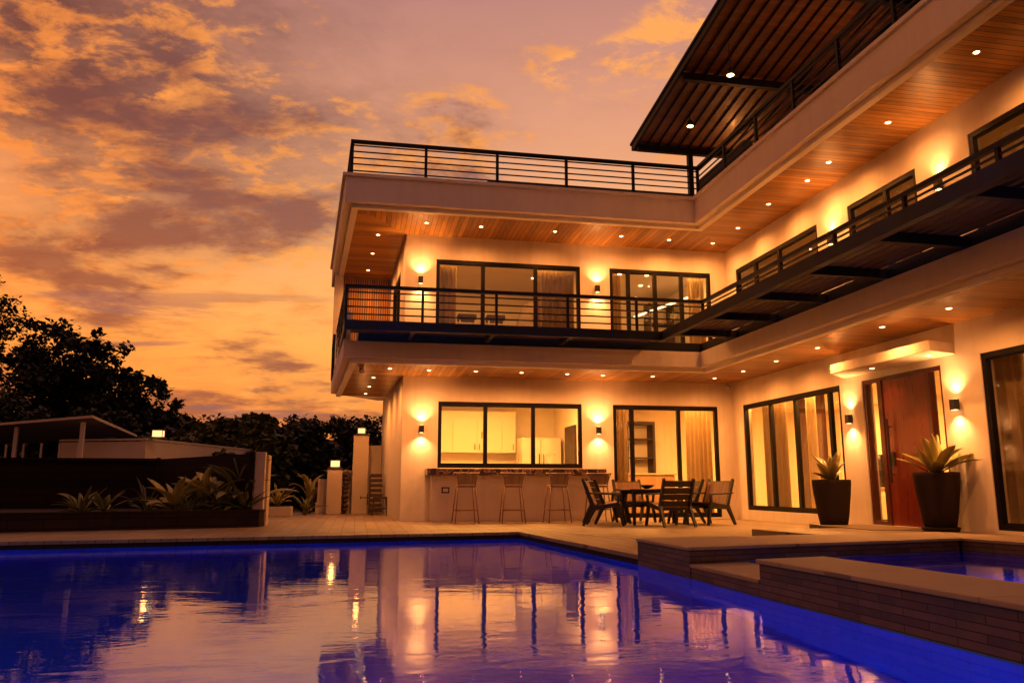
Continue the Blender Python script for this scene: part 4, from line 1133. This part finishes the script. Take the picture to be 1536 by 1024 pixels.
def panel_for(c):
    W = .29
    d = Vector((0, -.20, .52)).normalized(); n = Vector((0, .52, .20)).normalized(); p0 = Vector((0, -.205, .36))
    q = []
    m = MB()
    for k in (.014, .026):
        for (sx, u) in ((-1,.01),(1,.01),(1,.45),(-1,.45)):
            q.append(p0 + Vector((sx*(W-.024), 0, 0)) + d*u + n*k)
    m.add(q, [(3,2,1,0),(4,5,6,7),(0,1,5,4),(1,2,6,5),(2,3,7,6),(3,0,4,7)])
    return m.build('back_panel', M['chairwood'], c, world=False)
spots = [  # X, Y, rz, panel, label
    (5.58, 13.95, .10, False, 'dark wooden armchair with open slatted back turned to the pool'),
    (4.55, 14.45, R(-112), True, 'wooden armchair nearest the bar, seen from its front left side'),
    (4.85, 15.30, R(-84), False, 'dark armchair seen edge on behind the one nearest the bar'),
    (5.55, 15.75, R(184), True, 'pale backed armchair on the far side of the table facing the pool'),
    (6.55, 14.45, R(113), True, 'pale backed wooden armchair at the right end of the table'),
    (6.28, 15.15, R(84), False, 'dark armchair tucked behind the pale backed one on the right'),
]
for i, (X, Y, rz, pn, lab) in enumerate(spots):
    c = ch0 if i == 0 else copy_tree(ch0)
    c.location = (X, Y, DZ); c.rotation_euler.z = rz
    tag(c, lab, 'armchair', 'armchairs around the dark dining table')
    if pn: panel_for(c)
tb = empty('dining_table', (5.6, 14.75, DZ), label='low dark wooden dining table in the middle of the armchairs', cat='table')
m = MB(); m.box(4.98, 14.32, .585, 6.22, 15.2, .62); m.build('tabletop', M['chairdark'], tb, bevel=.008)
for X in (5.08, 6.12):
    for Y in (14.42, 15.1):
        m = MB(); m.beam((X, Y, .584), (X, Y, DZ), .06, .06, w2=.045, h2=.045); m.build('leg', M['chairframe'], tb)
m = MB(); m.box(5.06, 14.40, .52, 6.14, 14.44, .584); m.build('apron', M['chairframe'], tb); m = MB(); m.box(5.06, 15.08, .52, 6.14, 15.12, .584); m.build('apron', M['chairframe'], tb)
bw = MB(); bw.lathe([(.05, 0), (.06, .01), (.13, .05), (.14, .075), (.13, .075), (.05, .02)], (5.5, 14.85, .6205), 20); bw.smooth = True
tag(bw.build('bowl', M['chairframe']), 'small dark bowl on the dining table', 'bowl')

# ------------------------------------------------------------------ plants
def blade(m, base, az, tilt, L, W, droop, twist=0., seg=7):
    """one lance shaped leaf starting at base"""
    p = Vector(base); d0 = Vector((math.cos(az), math.sin(az), 0))
    side = Vector((-math.sin(az), math.cos(az), 0))
    pts = []
    ang = tilt
    for i in range(seg+1):
        t = i/seg
        wd = W*(math.sin(math.pi*min(1, t*.92+.06))**.8)*(1-.25*t)
        if i == seg: wd = .002
        dirv = d0*math.cos(ang) + Vector((0,0,1))*math.sin(ang)
        nrm = -d0*math.sin(ang) + Vector((0,0,1))*math.cos(ang)
        s2 = side*math.cos(twist*t) + nrm*math.sin(twist*t)
        pts.append((p - s2*wd/2 + nrm*wd*.16, p - nrm*.002, p + s2*wd/2 + nrm*wd*.16))
        p = p + dirv*(L/seg); ang -= droop/seg
    vs = [q for tri in pts for q in tri]
    fs = []
    for i in range(seg):
        a = i*3
        fs += [(a, a+1, a+4, a+3), (a+1, a+2, a+5, a+4)]
    m.add(vs, fs)

def plant(name, loc, n, L, W, label, cat, mat, seed, tilt=(.45, 1.45), droop=(.3, 1.0), stalk=.0, group=None, spread=.05, azr=(0, 6.283)):
    rnd = random.Random(seed)
    o = empty(name, loc, 0, label, cat, group)
    m = MB(); s = MB()
    for k in range(n):
        az = azr[0] + (azr[1]-azr[0])*(k+rnd.uniform(-.35,.35))/n*1.0
        if k % 2: az += 2.4
        ti = rnd.uniform(*tilt); l = L*rnd.uniform(.7, 1.15)
        b0 = Vector((math.cos(az)*spread*rnd.random(), math.sin(az)*spread*rnd.random(), 0))
        b1 = b0
        if stalk:
            sl_ = stalk*rnd.uniform(.5, 1.3)
            b1 = b0 + Vector((math.cos(az)*math.cos(ti+.25), math.sin(az)*math.cos(ti+.25), math.sin(min(1.5, ti+.25))))*sl_
            s.tube([b0-Vector((0,0,.02)), (b0+b1)/2+Vector((0,0,.02)), b1], [.012, .010, .007], 6)
        blade(m, b1, az, ti, l, W*rnd.uniform(.75, 1.2), rnd.uniform(*droop), rnd.uniform(-.5,.5))
    m.smooth = True
    f = m.build('foliage', M[mat], o, world=False)
    sd = f.modifiers.new('thick', 'SOLIDIFY'); sd.thickness = .0016
    if stalk:
        s.smooth = True; s.build('stem', M['stem'], o, world=False)
    else:
        s.lathe([(.035, -.03), (.03, .06), (.012, .12)], (0,0,0), 10); s.build('stem', M['stem'], o, world=False)
    return o

def pot(loc, scale, label):
    o = empty('plant_pot', loc, 0, label, 'plant pot', 'tall dark pots beside the front door')
    m = MB(); m.lathe([(.185, .055), (.20, .06), (.235, .25), (.275, .55), (.292, .74), (.29, .785), (.278, .79), (.262, .785), (.255, .72), (.20, .71)], (0,0,0), 40)
    m.v = [(x*scale, y*scale, z*scale) for x, y, z in m.v]; m.smooth = True; m.build('pot_body', M['pot'], o, world=False)
    m = MB(); m.lathe([(.19, 0), (.225, .005), (.243, .05), (.232, .058), (.15, .05)], (0,0,0), 36)
    m.v = [(x*scale, y*scale, z*scale) for x, y, z in m.v]; m.smooth = True; m.build('saucer', M['pot'], o, world=False)
    m = MB(); m.lathe([(.255, .715), (.255, .735), (.12, .75)], (0,0,0), 24); m.v = [(x*scale, y*scale, z*scale) for x, y, z in m.v]; m.build('soil', M['soil'], o, world=False)
    return o
pot((7.62, 12.02, DZ+.001), 1.03, 'tall dark brown plant pot left of the front door')
pot((7.98, 10.02, .056), 1.02, 'tall dark brown plant pot right of the front door')
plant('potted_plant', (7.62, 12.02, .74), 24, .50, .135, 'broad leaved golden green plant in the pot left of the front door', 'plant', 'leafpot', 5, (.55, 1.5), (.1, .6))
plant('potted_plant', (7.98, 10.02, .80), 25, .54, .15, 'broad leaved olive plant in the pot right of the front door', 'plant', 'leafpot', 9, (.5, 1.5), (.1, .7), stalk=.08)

# planter bed on the left
PB0, PB1 = (-13, 11.95), (-1.66, 15.0)
pl = empty('planter_bed', (-4, 14.6, DZ), label='long low dark stone planter bed in front of the dark fence', cat='planter')
m = MB(); m.band([PB0, PB1, (-1.60, 15.3)], [(-13, 12.1), (-1.80, 15.12), (-1.75, 15.3)], DZ, .235); m.build('planter_wall', M['darkstone'], pl)
m = MB(); m.band([(-13, 11.93), (-1.64, 14.98), (-1.58, 15.31)], [(-13, 12.12), (-1.82, 15.14), (-1.77, 15.31)], .2355, .262); m.build('planter_coping', M['darkstone'], pl)
m = MB(); m.prism([(-13, 12.12), (-1.83, 15.14), (-1.78, 15.4), (-4.3, 18.9), (-13, 18.9)], DZ, .20); m.build('soil', M['soil'], pl)
GP = 'leafy plants in the planter bed'
bed = [
 ((-3.15, 15.45), 22, 0.69, 0.169, 'broad leaved plant with golden lit leaves in the middle of the planter bed', 'leaflit', 21, .10),
 ((-2.72, 15.7), 15, 0.56, 0.213, 'plant with one tall upright pointed leaf right of the golden lit one', 'leaflit', 22, .32),
 ((-2.05, 15.75), 20, 0.74, 0.188, 'tall broad leaved plant beside the white end post of the fence', 'leafbed', 23, .48),
 ((-2.35, 15.5), 18, 0.52, 0.175, 'dense low leafy plant in front of the tall one by the white post', 'leafbed', 24, .12),
 ((-1.98, 15.35), 17, 0.47, 0.150, 'low dark leafy plant at the right end of the planter bed', 'leafbed', 25, .10),
 ((-4.55, 14.95), 20, 0.52, 0.106, 'spreading narrow leaved plant at the left of the planter bed', 'leafbed', 26, .04),
 ((-4.20, 14.95), 15, 0.43, 0.100, 'small spreading plant next to the leftmost narrow leaved one', 'leafbed', 27, .04),
 ((-3.65, 15.6), 23, 0.40, 0.037, 'thin grassy tuft left of the golden lit plant', 'leafbed', 28, 0.),
 ((-3.85, 16.3), 20, 0.62, 0.062, 'dark spiky plant in the shadow by the fence', 'leafdark', 29, .05),
 ((-2.6, 16.4), 20, 0.67, 0.075, 'dark narrow leaved plant at the back of the bed near the sloping fence', 'leafdark', 30, .2),
 ((-2.9, 15.25), 17, 0.34, 0.075, 'small low plant at the front edge of the planter bed', 'leafbed', 31, .03),
]
for (xy, n, L, W, lab, mt, sd, stk) in bed:
    plant('bed_plant', (*xy, .20), n, L, W, lab, 'plant', mt, sd, (.3, 1.5), (.3, 1.2), stalk=stk, group=GP)

# fence, post, garden walls on the left
fn = empty('fence', (-4.6, 17, DZ), label='dark horizontal board fence behind the planter bed', cat='fence')
def panel_(m, a, b, z0, z1, t=.04):
    m.beam((a[0], a[1], (z0+z1)/2), (b[0], b[1], (z0+z1)/2), t, z1-z0)
m = MB(); panel_(m, (-1.86, 15.35), (-4.28, 19.0), .15, 1.255); m.build('board_panel', M['fence'], fn)
m = MB(); panel_(m, (-4.32, 19.02), (-14, 19.02), .15, 1.225); m.build('board_panel', M['fence'], fn)
m = MB(); panel_(m, (-4.25, 18.96), (-14, 18.96), 1.226, 1.27, .1); m.build('cap_rail', M['fence'], fn)
for p in ((-1.87, 15.30), (-4.33, 19.1), (-8.5, 19.1)):
    m = MB(); m.box(p[0]-.035, p[1]-.035, .0, p[0]+.035, p[1]+.035, 1.29); m.build('post', M['fencepost'], fn)
gp = empty('gate_post', (-1.68, 15.4, DZ), label='white painted post at the right end of the dark fence', cat='post')
m = MB(); m.box(-1.815, 15.32, DZ, -1.64, 15.55, 1.285); m.build('post_body', M['gatewall'], gp, bevel=.006)
m = MB(); m.box(-1.70, 15.56, DZ, -1.60, 16.0, 1.24); m.build('return_strip', M['gatewall'], gp, bevel=.004)
wl = empty('garden_wall', (-4, 22, DZ), label='white garden wall sloping away behind the dark fence', cat='wall')
m = MB(); m.band([(-5.32, 22.0), (-3.35, 28.2)], [(-5.5, 22.1), (-3.55, 28.3)], -.3, 1.83); m.build('wall_body', M['gatewall'], wl)
m = MB(); m.band([(-7.6, 23.0), (-5.33, 22.0)], [(-7.7, 23.1), (-5.5, 22.12)], -.3, 1.80); m.build('wall_body', M['gatewall'], wl)
m = MB(); m.band([(-7.62, 22.97), (-5.30, 21.95), (-3.32, 28.2)], [(-7.75, 23.15), (-5.55, 22.2), (-3.6, 28.32)], 1.831, 1.875); m.build('wall_coping', M['gatewall'], wl)
# lanterns on walls
def lantern(loc, s, label, e, base=True):
    o = empty('pillar_lantern', loc, 0, label, 'lantern', 'square lanterns on walls and pillars')
    m = MB(); m.box(-.15*s, -.15*s, 0, .15*s, .15*s, .035); m.build('base_plate', M['lampblack'], o, world=False)
    m = MB(); m.box(-.105*s, -.105*s, .036, .105*s, .105*s, .036+.14*s); m.build('glass_body', M['lantern'], o, world=False)
    m = MB()
    for a in (-1, 1):
        for b in (-1, 1):
            m = MB(); m.box(a*.108*s-.007, b*.108*s-.007, .0355, a*.108*s+.007, b*.108*s+.007, .036+.14*s); m.build('corner_bar', M['lampblack'], o, world=False)
    m = MB(); m.box(-.135*s, -.135*s, .037+.14*s, .135*s, .135*s, .06+.14*s); m.build('cap', M['lampblack'], o, world=False)
    point(o, (0, -.22*s, .1), e, .06)
    return o
lantern((-5.05, 22.05, 1.876), 1.15, 'glowing square lantern on the corner of the white garden wall', 2.5)
# gate pillars
def pillar(x0, x1, y0, y1, h, label):
    o = empty('gate_pillar', ((x0+x1)/2, (y0+y1)/2, DZ), 0, label, 'pillar', 'white gate pillars')
    m = MB(); m.box(x0, y0, DZ, x1, y1, h); m.build('shaft', M['gatewall'], o, bevel=.008)
    m = MB(); m.box(x0-.015, y0-.015, h+.0005, x1+.015, y1+.015, h+.03); m.build('cap', M['lampblack'], o)
    return o
pillar(-.74, -.36, 21.5, 21.9, 1.10, 'lower white gate pillar with lantern, left of the carved panel')
pillar(-.10, .30, 21.5, 21.9, 1.98, 'tall white gate pillar with lantern, beside the house wall')
lantern((-.55, 21.7, 1.131), 1.1, 'glowing square lantern on the lower gate pillar', 4)
lantern((.10, 21.7, 2.011), .9, 'glowing square lantern on the tall gate pillar', 4)
m = MB(); m.box(-1.02, 21.75, DZ, -.745, 21.9, .26); m.box(-.98, 21.76, .2601, -.745, 21.89, .85)
tag(m.build('low_wall', M['gatewall'], bevel=.006), 'short stepped white wall attached left of the lower gate pillar', 'wall')
m = MB(); m.box(-.355, 22.0, DZ, -.11, 22.15, 1.08); m.box(-.355, 21.85, DZ, -.11, 21.99, .30)
tag(m.build('gate_wall', M['gatewall'], bevel=.006), 'white wall section between the two gate pillars', 'wall')
m = MB(); m.box(.31, 22.3, DZ, .66, 22.45, 1.76); tag(m.build('end_wall', M['gatewall'], bevel=.005), 'plain white wall between the tall gate pillar and the house', 'wall')
# carved figure panel between pillars
cv = MB()
rnd = random.Random(5)
for k in range(9):
    z = DZ + .05 + k*.115
    cv.lathe([(.05+.035*math.sin(k*1.7)**2, 0), (.075+.03*math.cos(k*2.1)**2, .055), (.05, .11)], (-.27+.015*math.sin(k*1.3), 21.62, z), 14)
cv.smooth = True
cs_ = empty('carved_sculpture', (-.27, 21.62, DZ), label='dark carved wooden sculpture standing between the two gate pillars', cat='sculpture')
cv.build('carved_body', M['artdark'], cs_)
m = MB(); m.lathe([(.03, 0), (.10, .05), (.12, .16), (.10, .26), (.03, .30)], (-.25, 21.62, .76), 16); m.v = [(x, 21.62+(y-21.62)*.4, z) for x, y, z in m.v]; m.smooth = True; m.build('carved_head', M['artdark'], cs_)
# small box planter and plants near the gate
bx_ = empty('box_planter', (-1.75, 20.4, DZ), label='pale low box planter on the deck right of the white post', cat='planter')
m = MB(); m.box(-2.1, 20.1, DZ, -1.5, 20.7, .185); m.build('planter_box', M['gatewall'], bx_, bevel=.01)
m = MB(); m.box(-2.05, 20.15, .1855, -1.55, 20.65, .20); m.build('soil', M['soil'], bx_)
plant('shrub_plant', (-1.85, 20.4, .2), 22, .48, .07, 'leafy plant growing in the pale box planter', 'plant', 'leaflit', 61, (.4, 1.5), (.3, 1.0), stalk=.1)
GG = 'plants left of the gate pillars'
plant('shrub_plant', (-1.25, 21.2, DZ), 20, .40, .08, 'low leafy plant left of the lower gate pillar', 'plant', 'leafbed', 62, (.3, 1.5), (.4, 1.2), stalk=.15, group=GG)
plant('palm_plant', (-1.2, 22.2, DZ), 16, .75, .14, 'arching palm like plant behind the low wall by the gate', 'plant', 'leaflit', 63, (.5, 1.4), (.8, 1.6), stalk=.5, group=GG)
plant('palm_plant', (-.4, 23.2, DZ), 14, .6, .13, 'leafy plant peeking over the wall between the gate pillars', 'plant', 'leaflit', 64, (.5, 1.4), (.6, 1.4), stalk=.8, group=GG)
plant('shrub_plant', (-2.6, 22.0, DZ), 22, .5, .08, 'dark leafy plant behind the box planter', 'plant', 'leafdark', 65, (.4, 1.5), (.4, 1.2), stalk=.3, group=GG)
# bench and shelf by the side wall
ws = empty('wooden_stool', (.58, 20.3, DZ), label='small dark wooden stool by the side wall of the house', cat='stool')
m = MB(); m.box(.42, 20.15, .37, .76, 20.45, .41); m.build('seat', M['artdark'], ws, bevel=.006)
for a in (.44, .74):
    for b in (20.18, 20.42):
        m = MB(); m.beam((a, b, .369), (a+(.03 if a > .6 else -.03), b, DZ), .035, .035); m.build('leg', M['artdark'], ws)
m = MB(); m.box(.44, 20.17, .12, .74, 20.2, .15); m.build('stretcher', M['artdark'], ws)
pk = empty('plank_rack', (.5, 21.2, DZ), label='dark rack of stacked planks leaning beside the side wall', cat='rack')
m = MB(); m.box(.33, 21.0, DZ, .37, 21.3, .95); m.build('upright', M['artdark'], pk)
for k in range(8):
    m = MB(); m.box(.371+.004*(k % 2), 20.98, .02+.125*k, .67-.012*k % .03, 21.3, .105+.125*k); m.build('plank', M['artdark'], pk, bevel=.006)
tp = MB(); tp.tube([(.14, 21.3, .38), (.30, 21.25, .38)], .012, 6); tp.tube([(.3, 21.25, .2), (.3, 21.25, .48)], .014, 6); tp.tube([(.13, 21.3, .34), (.13, 21.3, .42)], .012, 6)
tag(tp.build('garden_tap', M['steel']), 'small garden tap sticking out beside the tall gate pillar', 'tap')

# carport on the far left
cpo = empty('carport', (-8, 22, DZ), label='open carport with sloping roof and pale posts at the far left', cat='carport')
A0, B0, C0 = Vector((-6.35, 21., 2.33)), Vector((-13.2, 26.5, 2.22)), Vector((-6.2, 24.5, 2.08))
D0 = B0 + (C0-A0)
m = MB(); q = [A0, B0, D0, C0]; m.add(q + [p+Vector((0,0,.03)) for p in q], [(3,2,1,0),(4,5,6,7),(0,1,5,4),(1,2,6,5),(2,3,7,6),(3,0,4,7)]); m.build('roof_sheet', M['roofsheet'], cpo)
m = MB(); m.beam(A0, B0, .035, .06); m.beam(A0, C0, .035, .06); m.build('roof_edge', M['gatewall'], cpo)
for (X, Y) in ((-6.66, 21.4), (-8.9, 23.4), (-11.0, 25.0)):
    m = MB(); m.box(X-.045, Y-.045, DZ, X+.045, Y+.045, 2.22); m.build('post', M['gatewall'], cpo)
for k in range(9):
    t = k/8; X, Y = -7.0-4.6*t, 22.3+3.2*t
    m = MB(); m.box(X-.022, Y-.022, DZ, X+.022, Y+.022, 1.78); m.build('screen_bar', M['gatewall'], cpo)

# ------------------------------------------------------------------ lamps
def wall_lamp(loc, rz, label, e_up, e_dn, s=1.):
    """faces -Y at rz=0, origin at the wall"""
    o = empty('wall_lamp', loc, rz, label, 'wall lamp', 'black up and down wall lamps')
    m = MB(); m.box(-.05*s, -.105*s, -.075*s, .05*s, -.02*s, .075*s); m.box(-.03*s, -.02*s, -.04*s, .03*s, 0, .04*s); m.build('housing', M['lampblack'], o, world=False, bevel=.004)
    m = MB(); m.box(-.035*s, -.09*s, .0755*s, .035*s, -.035*s, .078*s); m.build('lens', M['sconce_lens'], o, world=False)
    m = MB(); m.box(-.035*s, -.09*s, -.078*s, .035*s, -.035*s, -.0755*s); m.build('lens', M['sconce_lens'], o, world=False)
    d = -.10*s; e_up *= random.uniform(.8, 1.15); e_dn *= random.uniform(.8, 1.15)
    spot(o, (0, d, .085*s), (math.pi+R(7), 0, 0), e_up, 124, 1., .012, (1, .40, .115))
    spot(o, (0, d, -.085*s), (R(-7), 0, 0), e_dn, 124, 1., .012, (1, .40, .115))
    return o
EU = 84
wall_lamp((1.30, 16.8, 1.84), 0, 'black wall lamp left of the kitchen serving window', EU, EU)
wall_lamp((5.14, 16.8, 1.86), 0, 'black wall lamp between the kitchen window and the sliding door', EU, EU)
wall_lamp((1.22, 16.8, 5.03), 0, 'black wall lamp left of the upper left window', EU, EU)
wall_lamp((5.17, 16.8, 5.02), 0, 'black wall lamp between the two upper windows', EU, EU)
wall_lamp((XL, 12.36, 1.80), R(-90), 'black wall lamp left of the red front door', EU, EU)
wall_lamp((XL, 9.86, 1.80), R(-90), 'black wall lamp right of the red front door', EU, EU)
wall_lamp((XL, 12.50, 5.02), R(-90), 'upper floor wall lamp between the far and middle windows of the wing', EU*.8, EU)
wall_lamp((XL, 9.75, 5.02), R(-90), 'upper floor wall lamp between the middle and nearest windows of the wing', EU*.8, EU)
wall_lamp((.885, 17.2, 1.84), R(90), 'wall lamp on the side wall close to the house corner', EU, EU)
wall_lamp((.71, 21.5, 1.84), R(90), 'wall lamp at the far end of the side wall by the tall pillar', EU*.8, EU*.8)

def make_downlight():
    o = empty('downlight', (0,0,0))
    m = MB(); m.lathe([(.055, .0), (.058, -.006), (.050, -.009), (.036, -.004)], (0,0,0), 20); m.smooth = True; m.build('ring', M['trimwhite'], o, world=False)
    m = MB(); m.lathe([(.034, -.0045), (.031, -.010), (.012, -.013)], (0,0,0), 16); m.build('lens', M['lens'], o, world=False)
    return o
ED = 66
vr = random.Random(77)
dl0 = make_downlight()
rows = [
 ('lower front', 'left', C1, [(.58, 15.78), (1.36, 15.88), (2.30, 15.84), (3.25, 15.86), (4.22, 15.88), (5.0, 15.92), (6.09, 15.9)], 'in the front soffit above the bar'),
 ('lower right', 'corner', C1, [(7.5, 15.92), (7.6, 14.8), (7.58, 13.46), (7.53, 12.0), (7.46, 10.2), (7.53, 8.93), (7.53, 7.5)], 'in the lower right wing soffit'),
 ('lower side', 'front', C1, [(.29, 17.2), (.23, 18.8), (.16, 20.3)], 'in the lower side soffit at left'),
 ('upper front', 'left', C2, [(1.26, 15.95), (2.41, 15.98), (4.02, 16.0), (5.52, 16.04), (6.65, 16.1)], 'in the top soffit above the upper windows'),
 ('upper right', 'corner', C2, [(7.71, 16.15), (7.77, 15.04), (7.68, 13.57), (7.76, 12.32), (7.66, 11.5), (7.68, 9.97), (7.50, 7.99)], 'in the top soffit of the right wing'),
 ('upper side', 'front', C2, [(.29, 16.95), (.2, 18.41), (.12, 19.93)], 'in the top side soffit at left'),
]
ordn = ['first', 'second', 'third', 'fourth', 'fifth', 'sixth', 'seventh']
first = True
for nm, frm, z, pts, where in rows:
    for i, (X, Y) in enumerate(pts):
        o = dl0 if first else copy_tree(dl0); first = False
        o.location = (X, Y, z)
        src = {'left': 'from the left', 'corner': 'from the inner corner', 'front': 'from the front'}[frm]
        tag(o, f'lit recessed downlight {where}, {ordn[i]} {src}', 'downlight', 'recessed downlights in the wooden soffits')
        spot(o, (0, 0, -.02), (R(vr.uniform(-5, 5)), R(vr.uniform(-5, 5)), 0), ED*vr.uniform(.72, 1.28), 165, 1., .012)
for Y in (11.3, 10.0):
    o = copy_tree(dl0)
    for c in list(o.children):
        if c.type == 'LIGHT': bpy.data.objects.remove(c)
    o.location = (8.02, Y, 2.52)
    tag(o, 'small lit downlight under the door canopy, ' + ('left one' if Y > 11 else 'right one'), 'downlight', 'recessed downlights under the door canopy')
    spot(o, (0, 0, -.02), (0, 0, 0), 34, 120, .9, .03)
# pendant lights under the terrace roof
for i, (X, Y, z) in enumerate(((7.22, 16.0, 8.75), (7.08, 13.68, 8.75), (7.6, 10.6, 9.1))):
    o = empty('pendant_lamp', (X, Y, z), 0, ('pendant lamp under the terrace roof, nearest its far corner', 'pendant lamp under the terrace roof, halfway along its edge', 'pendant lamp under the terrace roof, hidden behind the near railing')[i], 'pendant lamp', 'pendant lamps under the terrace roof')
    m = MB(); m.lathe([(.03, .13), (.06, .12), (.075, .0)], (0,0,0), 18); m.smooth = True; m.build('shade', M['lampblack'], o, world=False)
    m = MB(); m.tube([(0, 0, .13), (0, 0, cz(Y)-z-.02)], .01, 6); m.build('cord', M['lampblack'], o, world=False)
    m = MB(); m.lathe([(.07, -.002), (.06, -.012), (.02, -.016)], (0,0,0), 18); m.build('lens', M['lens'], o, world=False)
    spot(o, (0, 0, -.04), (0, 0, 0), 20, 130, .8, .04)
# wash on the penthouse wall
pwl = empty('terrace_wall_lamp', (9.6, 12.2, 7.9), 0, 'warm lamp washing the terrace wall behind the top railing', 'wall lamp')
m = MB(); m.box(-.10, -.08, -.1, 0, .08, .1); m.build('housing', M['lampblack'], pwl, world=False)
m = MB(); m.box(-.09, -.06, .1005, -.01, .06, .104); m.build('lens', M['sconce_lens'], pwl, world=False)
point(pwl, (-.35, 0, 0), 38, .02)
pwl2 = copy_tree(pwl); pwl2.location = (9.6, 17.6, 7.9); tag(pwl2, 'warm lamp on the terrace wall behind the railing corner', 'wall lamp')
# terrace sofa
tf = empty('outdoor_sofa', (7.9, 15.0, 6.30), label='dark outdoor sofa on the roof terrace behind the railing corner', cat='sofa')
m = MB(); m.box(7.45, 13.9, 6.34, 8.2, 16.2, 6.72); m.build('seat', M['fabric'], tf, bevel=.04)
m = MB(); m.box(7.40, 13.9, 6.721, 7.62, 16.2, 7.52); m.build('backrest', M['fabric'], tf, bevel=.05)
m = MB(); m.box(7.63, 13.9, 6.721, 8.2, 14.1, 7.05); m.build('armrest', M['fabric'], tf, bevel=.04)
# security cameras
def cctv(loc, rz, label):
    o = empty('security_camera', loc, rz, label, 'security camera', 'security cameras under the lower soffit')
    m = MB(); m.lathe([(.055, 0), (.055, -.05), (.045, -.06)], (0,0,0), 18); m.build('mount', M['white'], o, world=False)
    m = MB(); m.tube([(0, .03, -.09), (0, -.12, -.12)], .04, 14); m.build('camera_body', M['white'], o, world=False)
    m = MB(); m.lathe([(.045, -.06), (.05, -.09), (.04, -.13), (.015, -.15)], (0, -.02, 0), 16); m.smooth = True; m.build('dome', M['dark'], o, world=False)
cctv((.03, 15.55, C1), .3, 'white security camera under the lower soffit at the left corner')
cctv((8.15, 16.62, C1), -.6, 'white security camera under the lower soffit in the inner corner')

# pool lamps under water
def pool_lamp(loc, ax, e, label):
    o = empty('pool_lamp', loc, 0, label, 'pool lamp', 'underwater pool lamps')
    m = MB()
    d = Vector((0, 1, 0)) if ax == 'n' else Vector((1, 0, 0))
    m.tube([(0, 0, 0), tuple(d*.03)], .11, 20)
    m.build('lens', M['poollamp'], o, world=False)
    point(o, d*.15, e*.40, .05, (.02, .42, 1.))
for i, (X, e) in enumerate(((-9.5, 3600), (-5.5, 3800), (-2., 3400), (1.6, 1300))):
    pool_lamp((X, -3.99, -.9), 'n', e, 'blue underwater lamp in the near pool wall, ' + ('farthest left', 'second from the left', 'third from the left', 'beside the spa wall')[i])
for i, (Y, e) in enumerate(((2.5, 3200), (7.5, 3800))):
    pool_lamp((-13.99, Y, -.9), 'w', e, 'blue underwater lamp in the left pool wall, ' + ('nearer one', 'farther one')[i])
point(spa, (1.8, -1.5, -.5), 30, .1, (.10, .22, 1.))  # bare light without a fixture, added to brighten the dark spa water

# ------------------------------------------------------------------ camera and render
cam = bpy.data.cameras.new('camera'); cam.sensor_width = 36; cam.lens = 1198/1536*36; cam.clip_end = 2000; cam.clip_start = .05
co = bpy.data.objects.new('camera', cam); col.objects.link(co)
co.location = (0, 0, CAM_Z); co.rotation_euler = (math.pi/2+.179, 0, -.19)
scene.camera = co
scene.render.engine = 'CYCLES'
cy = scene.cycles
cy.use_denoising = True
try: cy.denoiser = 'OPENIMAGEDENOISE'
except Exception: pass
cy.use_adaptive_sampling = False
cy.max_bounces = 10; cy.diffuse_bounces = 4; cy.glossy_bounces = 5; cy.transmission_bounces = 8; cy.transparent_max_bounces = 16
cy.sample_clamp_indirect = 40.; cy.sample_clamp_direct = 0
cy.caustics_reflective = False; cy.caustics_refractive = False
cy.use_light_tree = True
vs_ = scene.view_settings
vs_.view_transform = 'Standard'; vs_.look = 'None'; vs_.exposure = 0; vs_.gamma = 1; vs_.use_curve_mapping = False
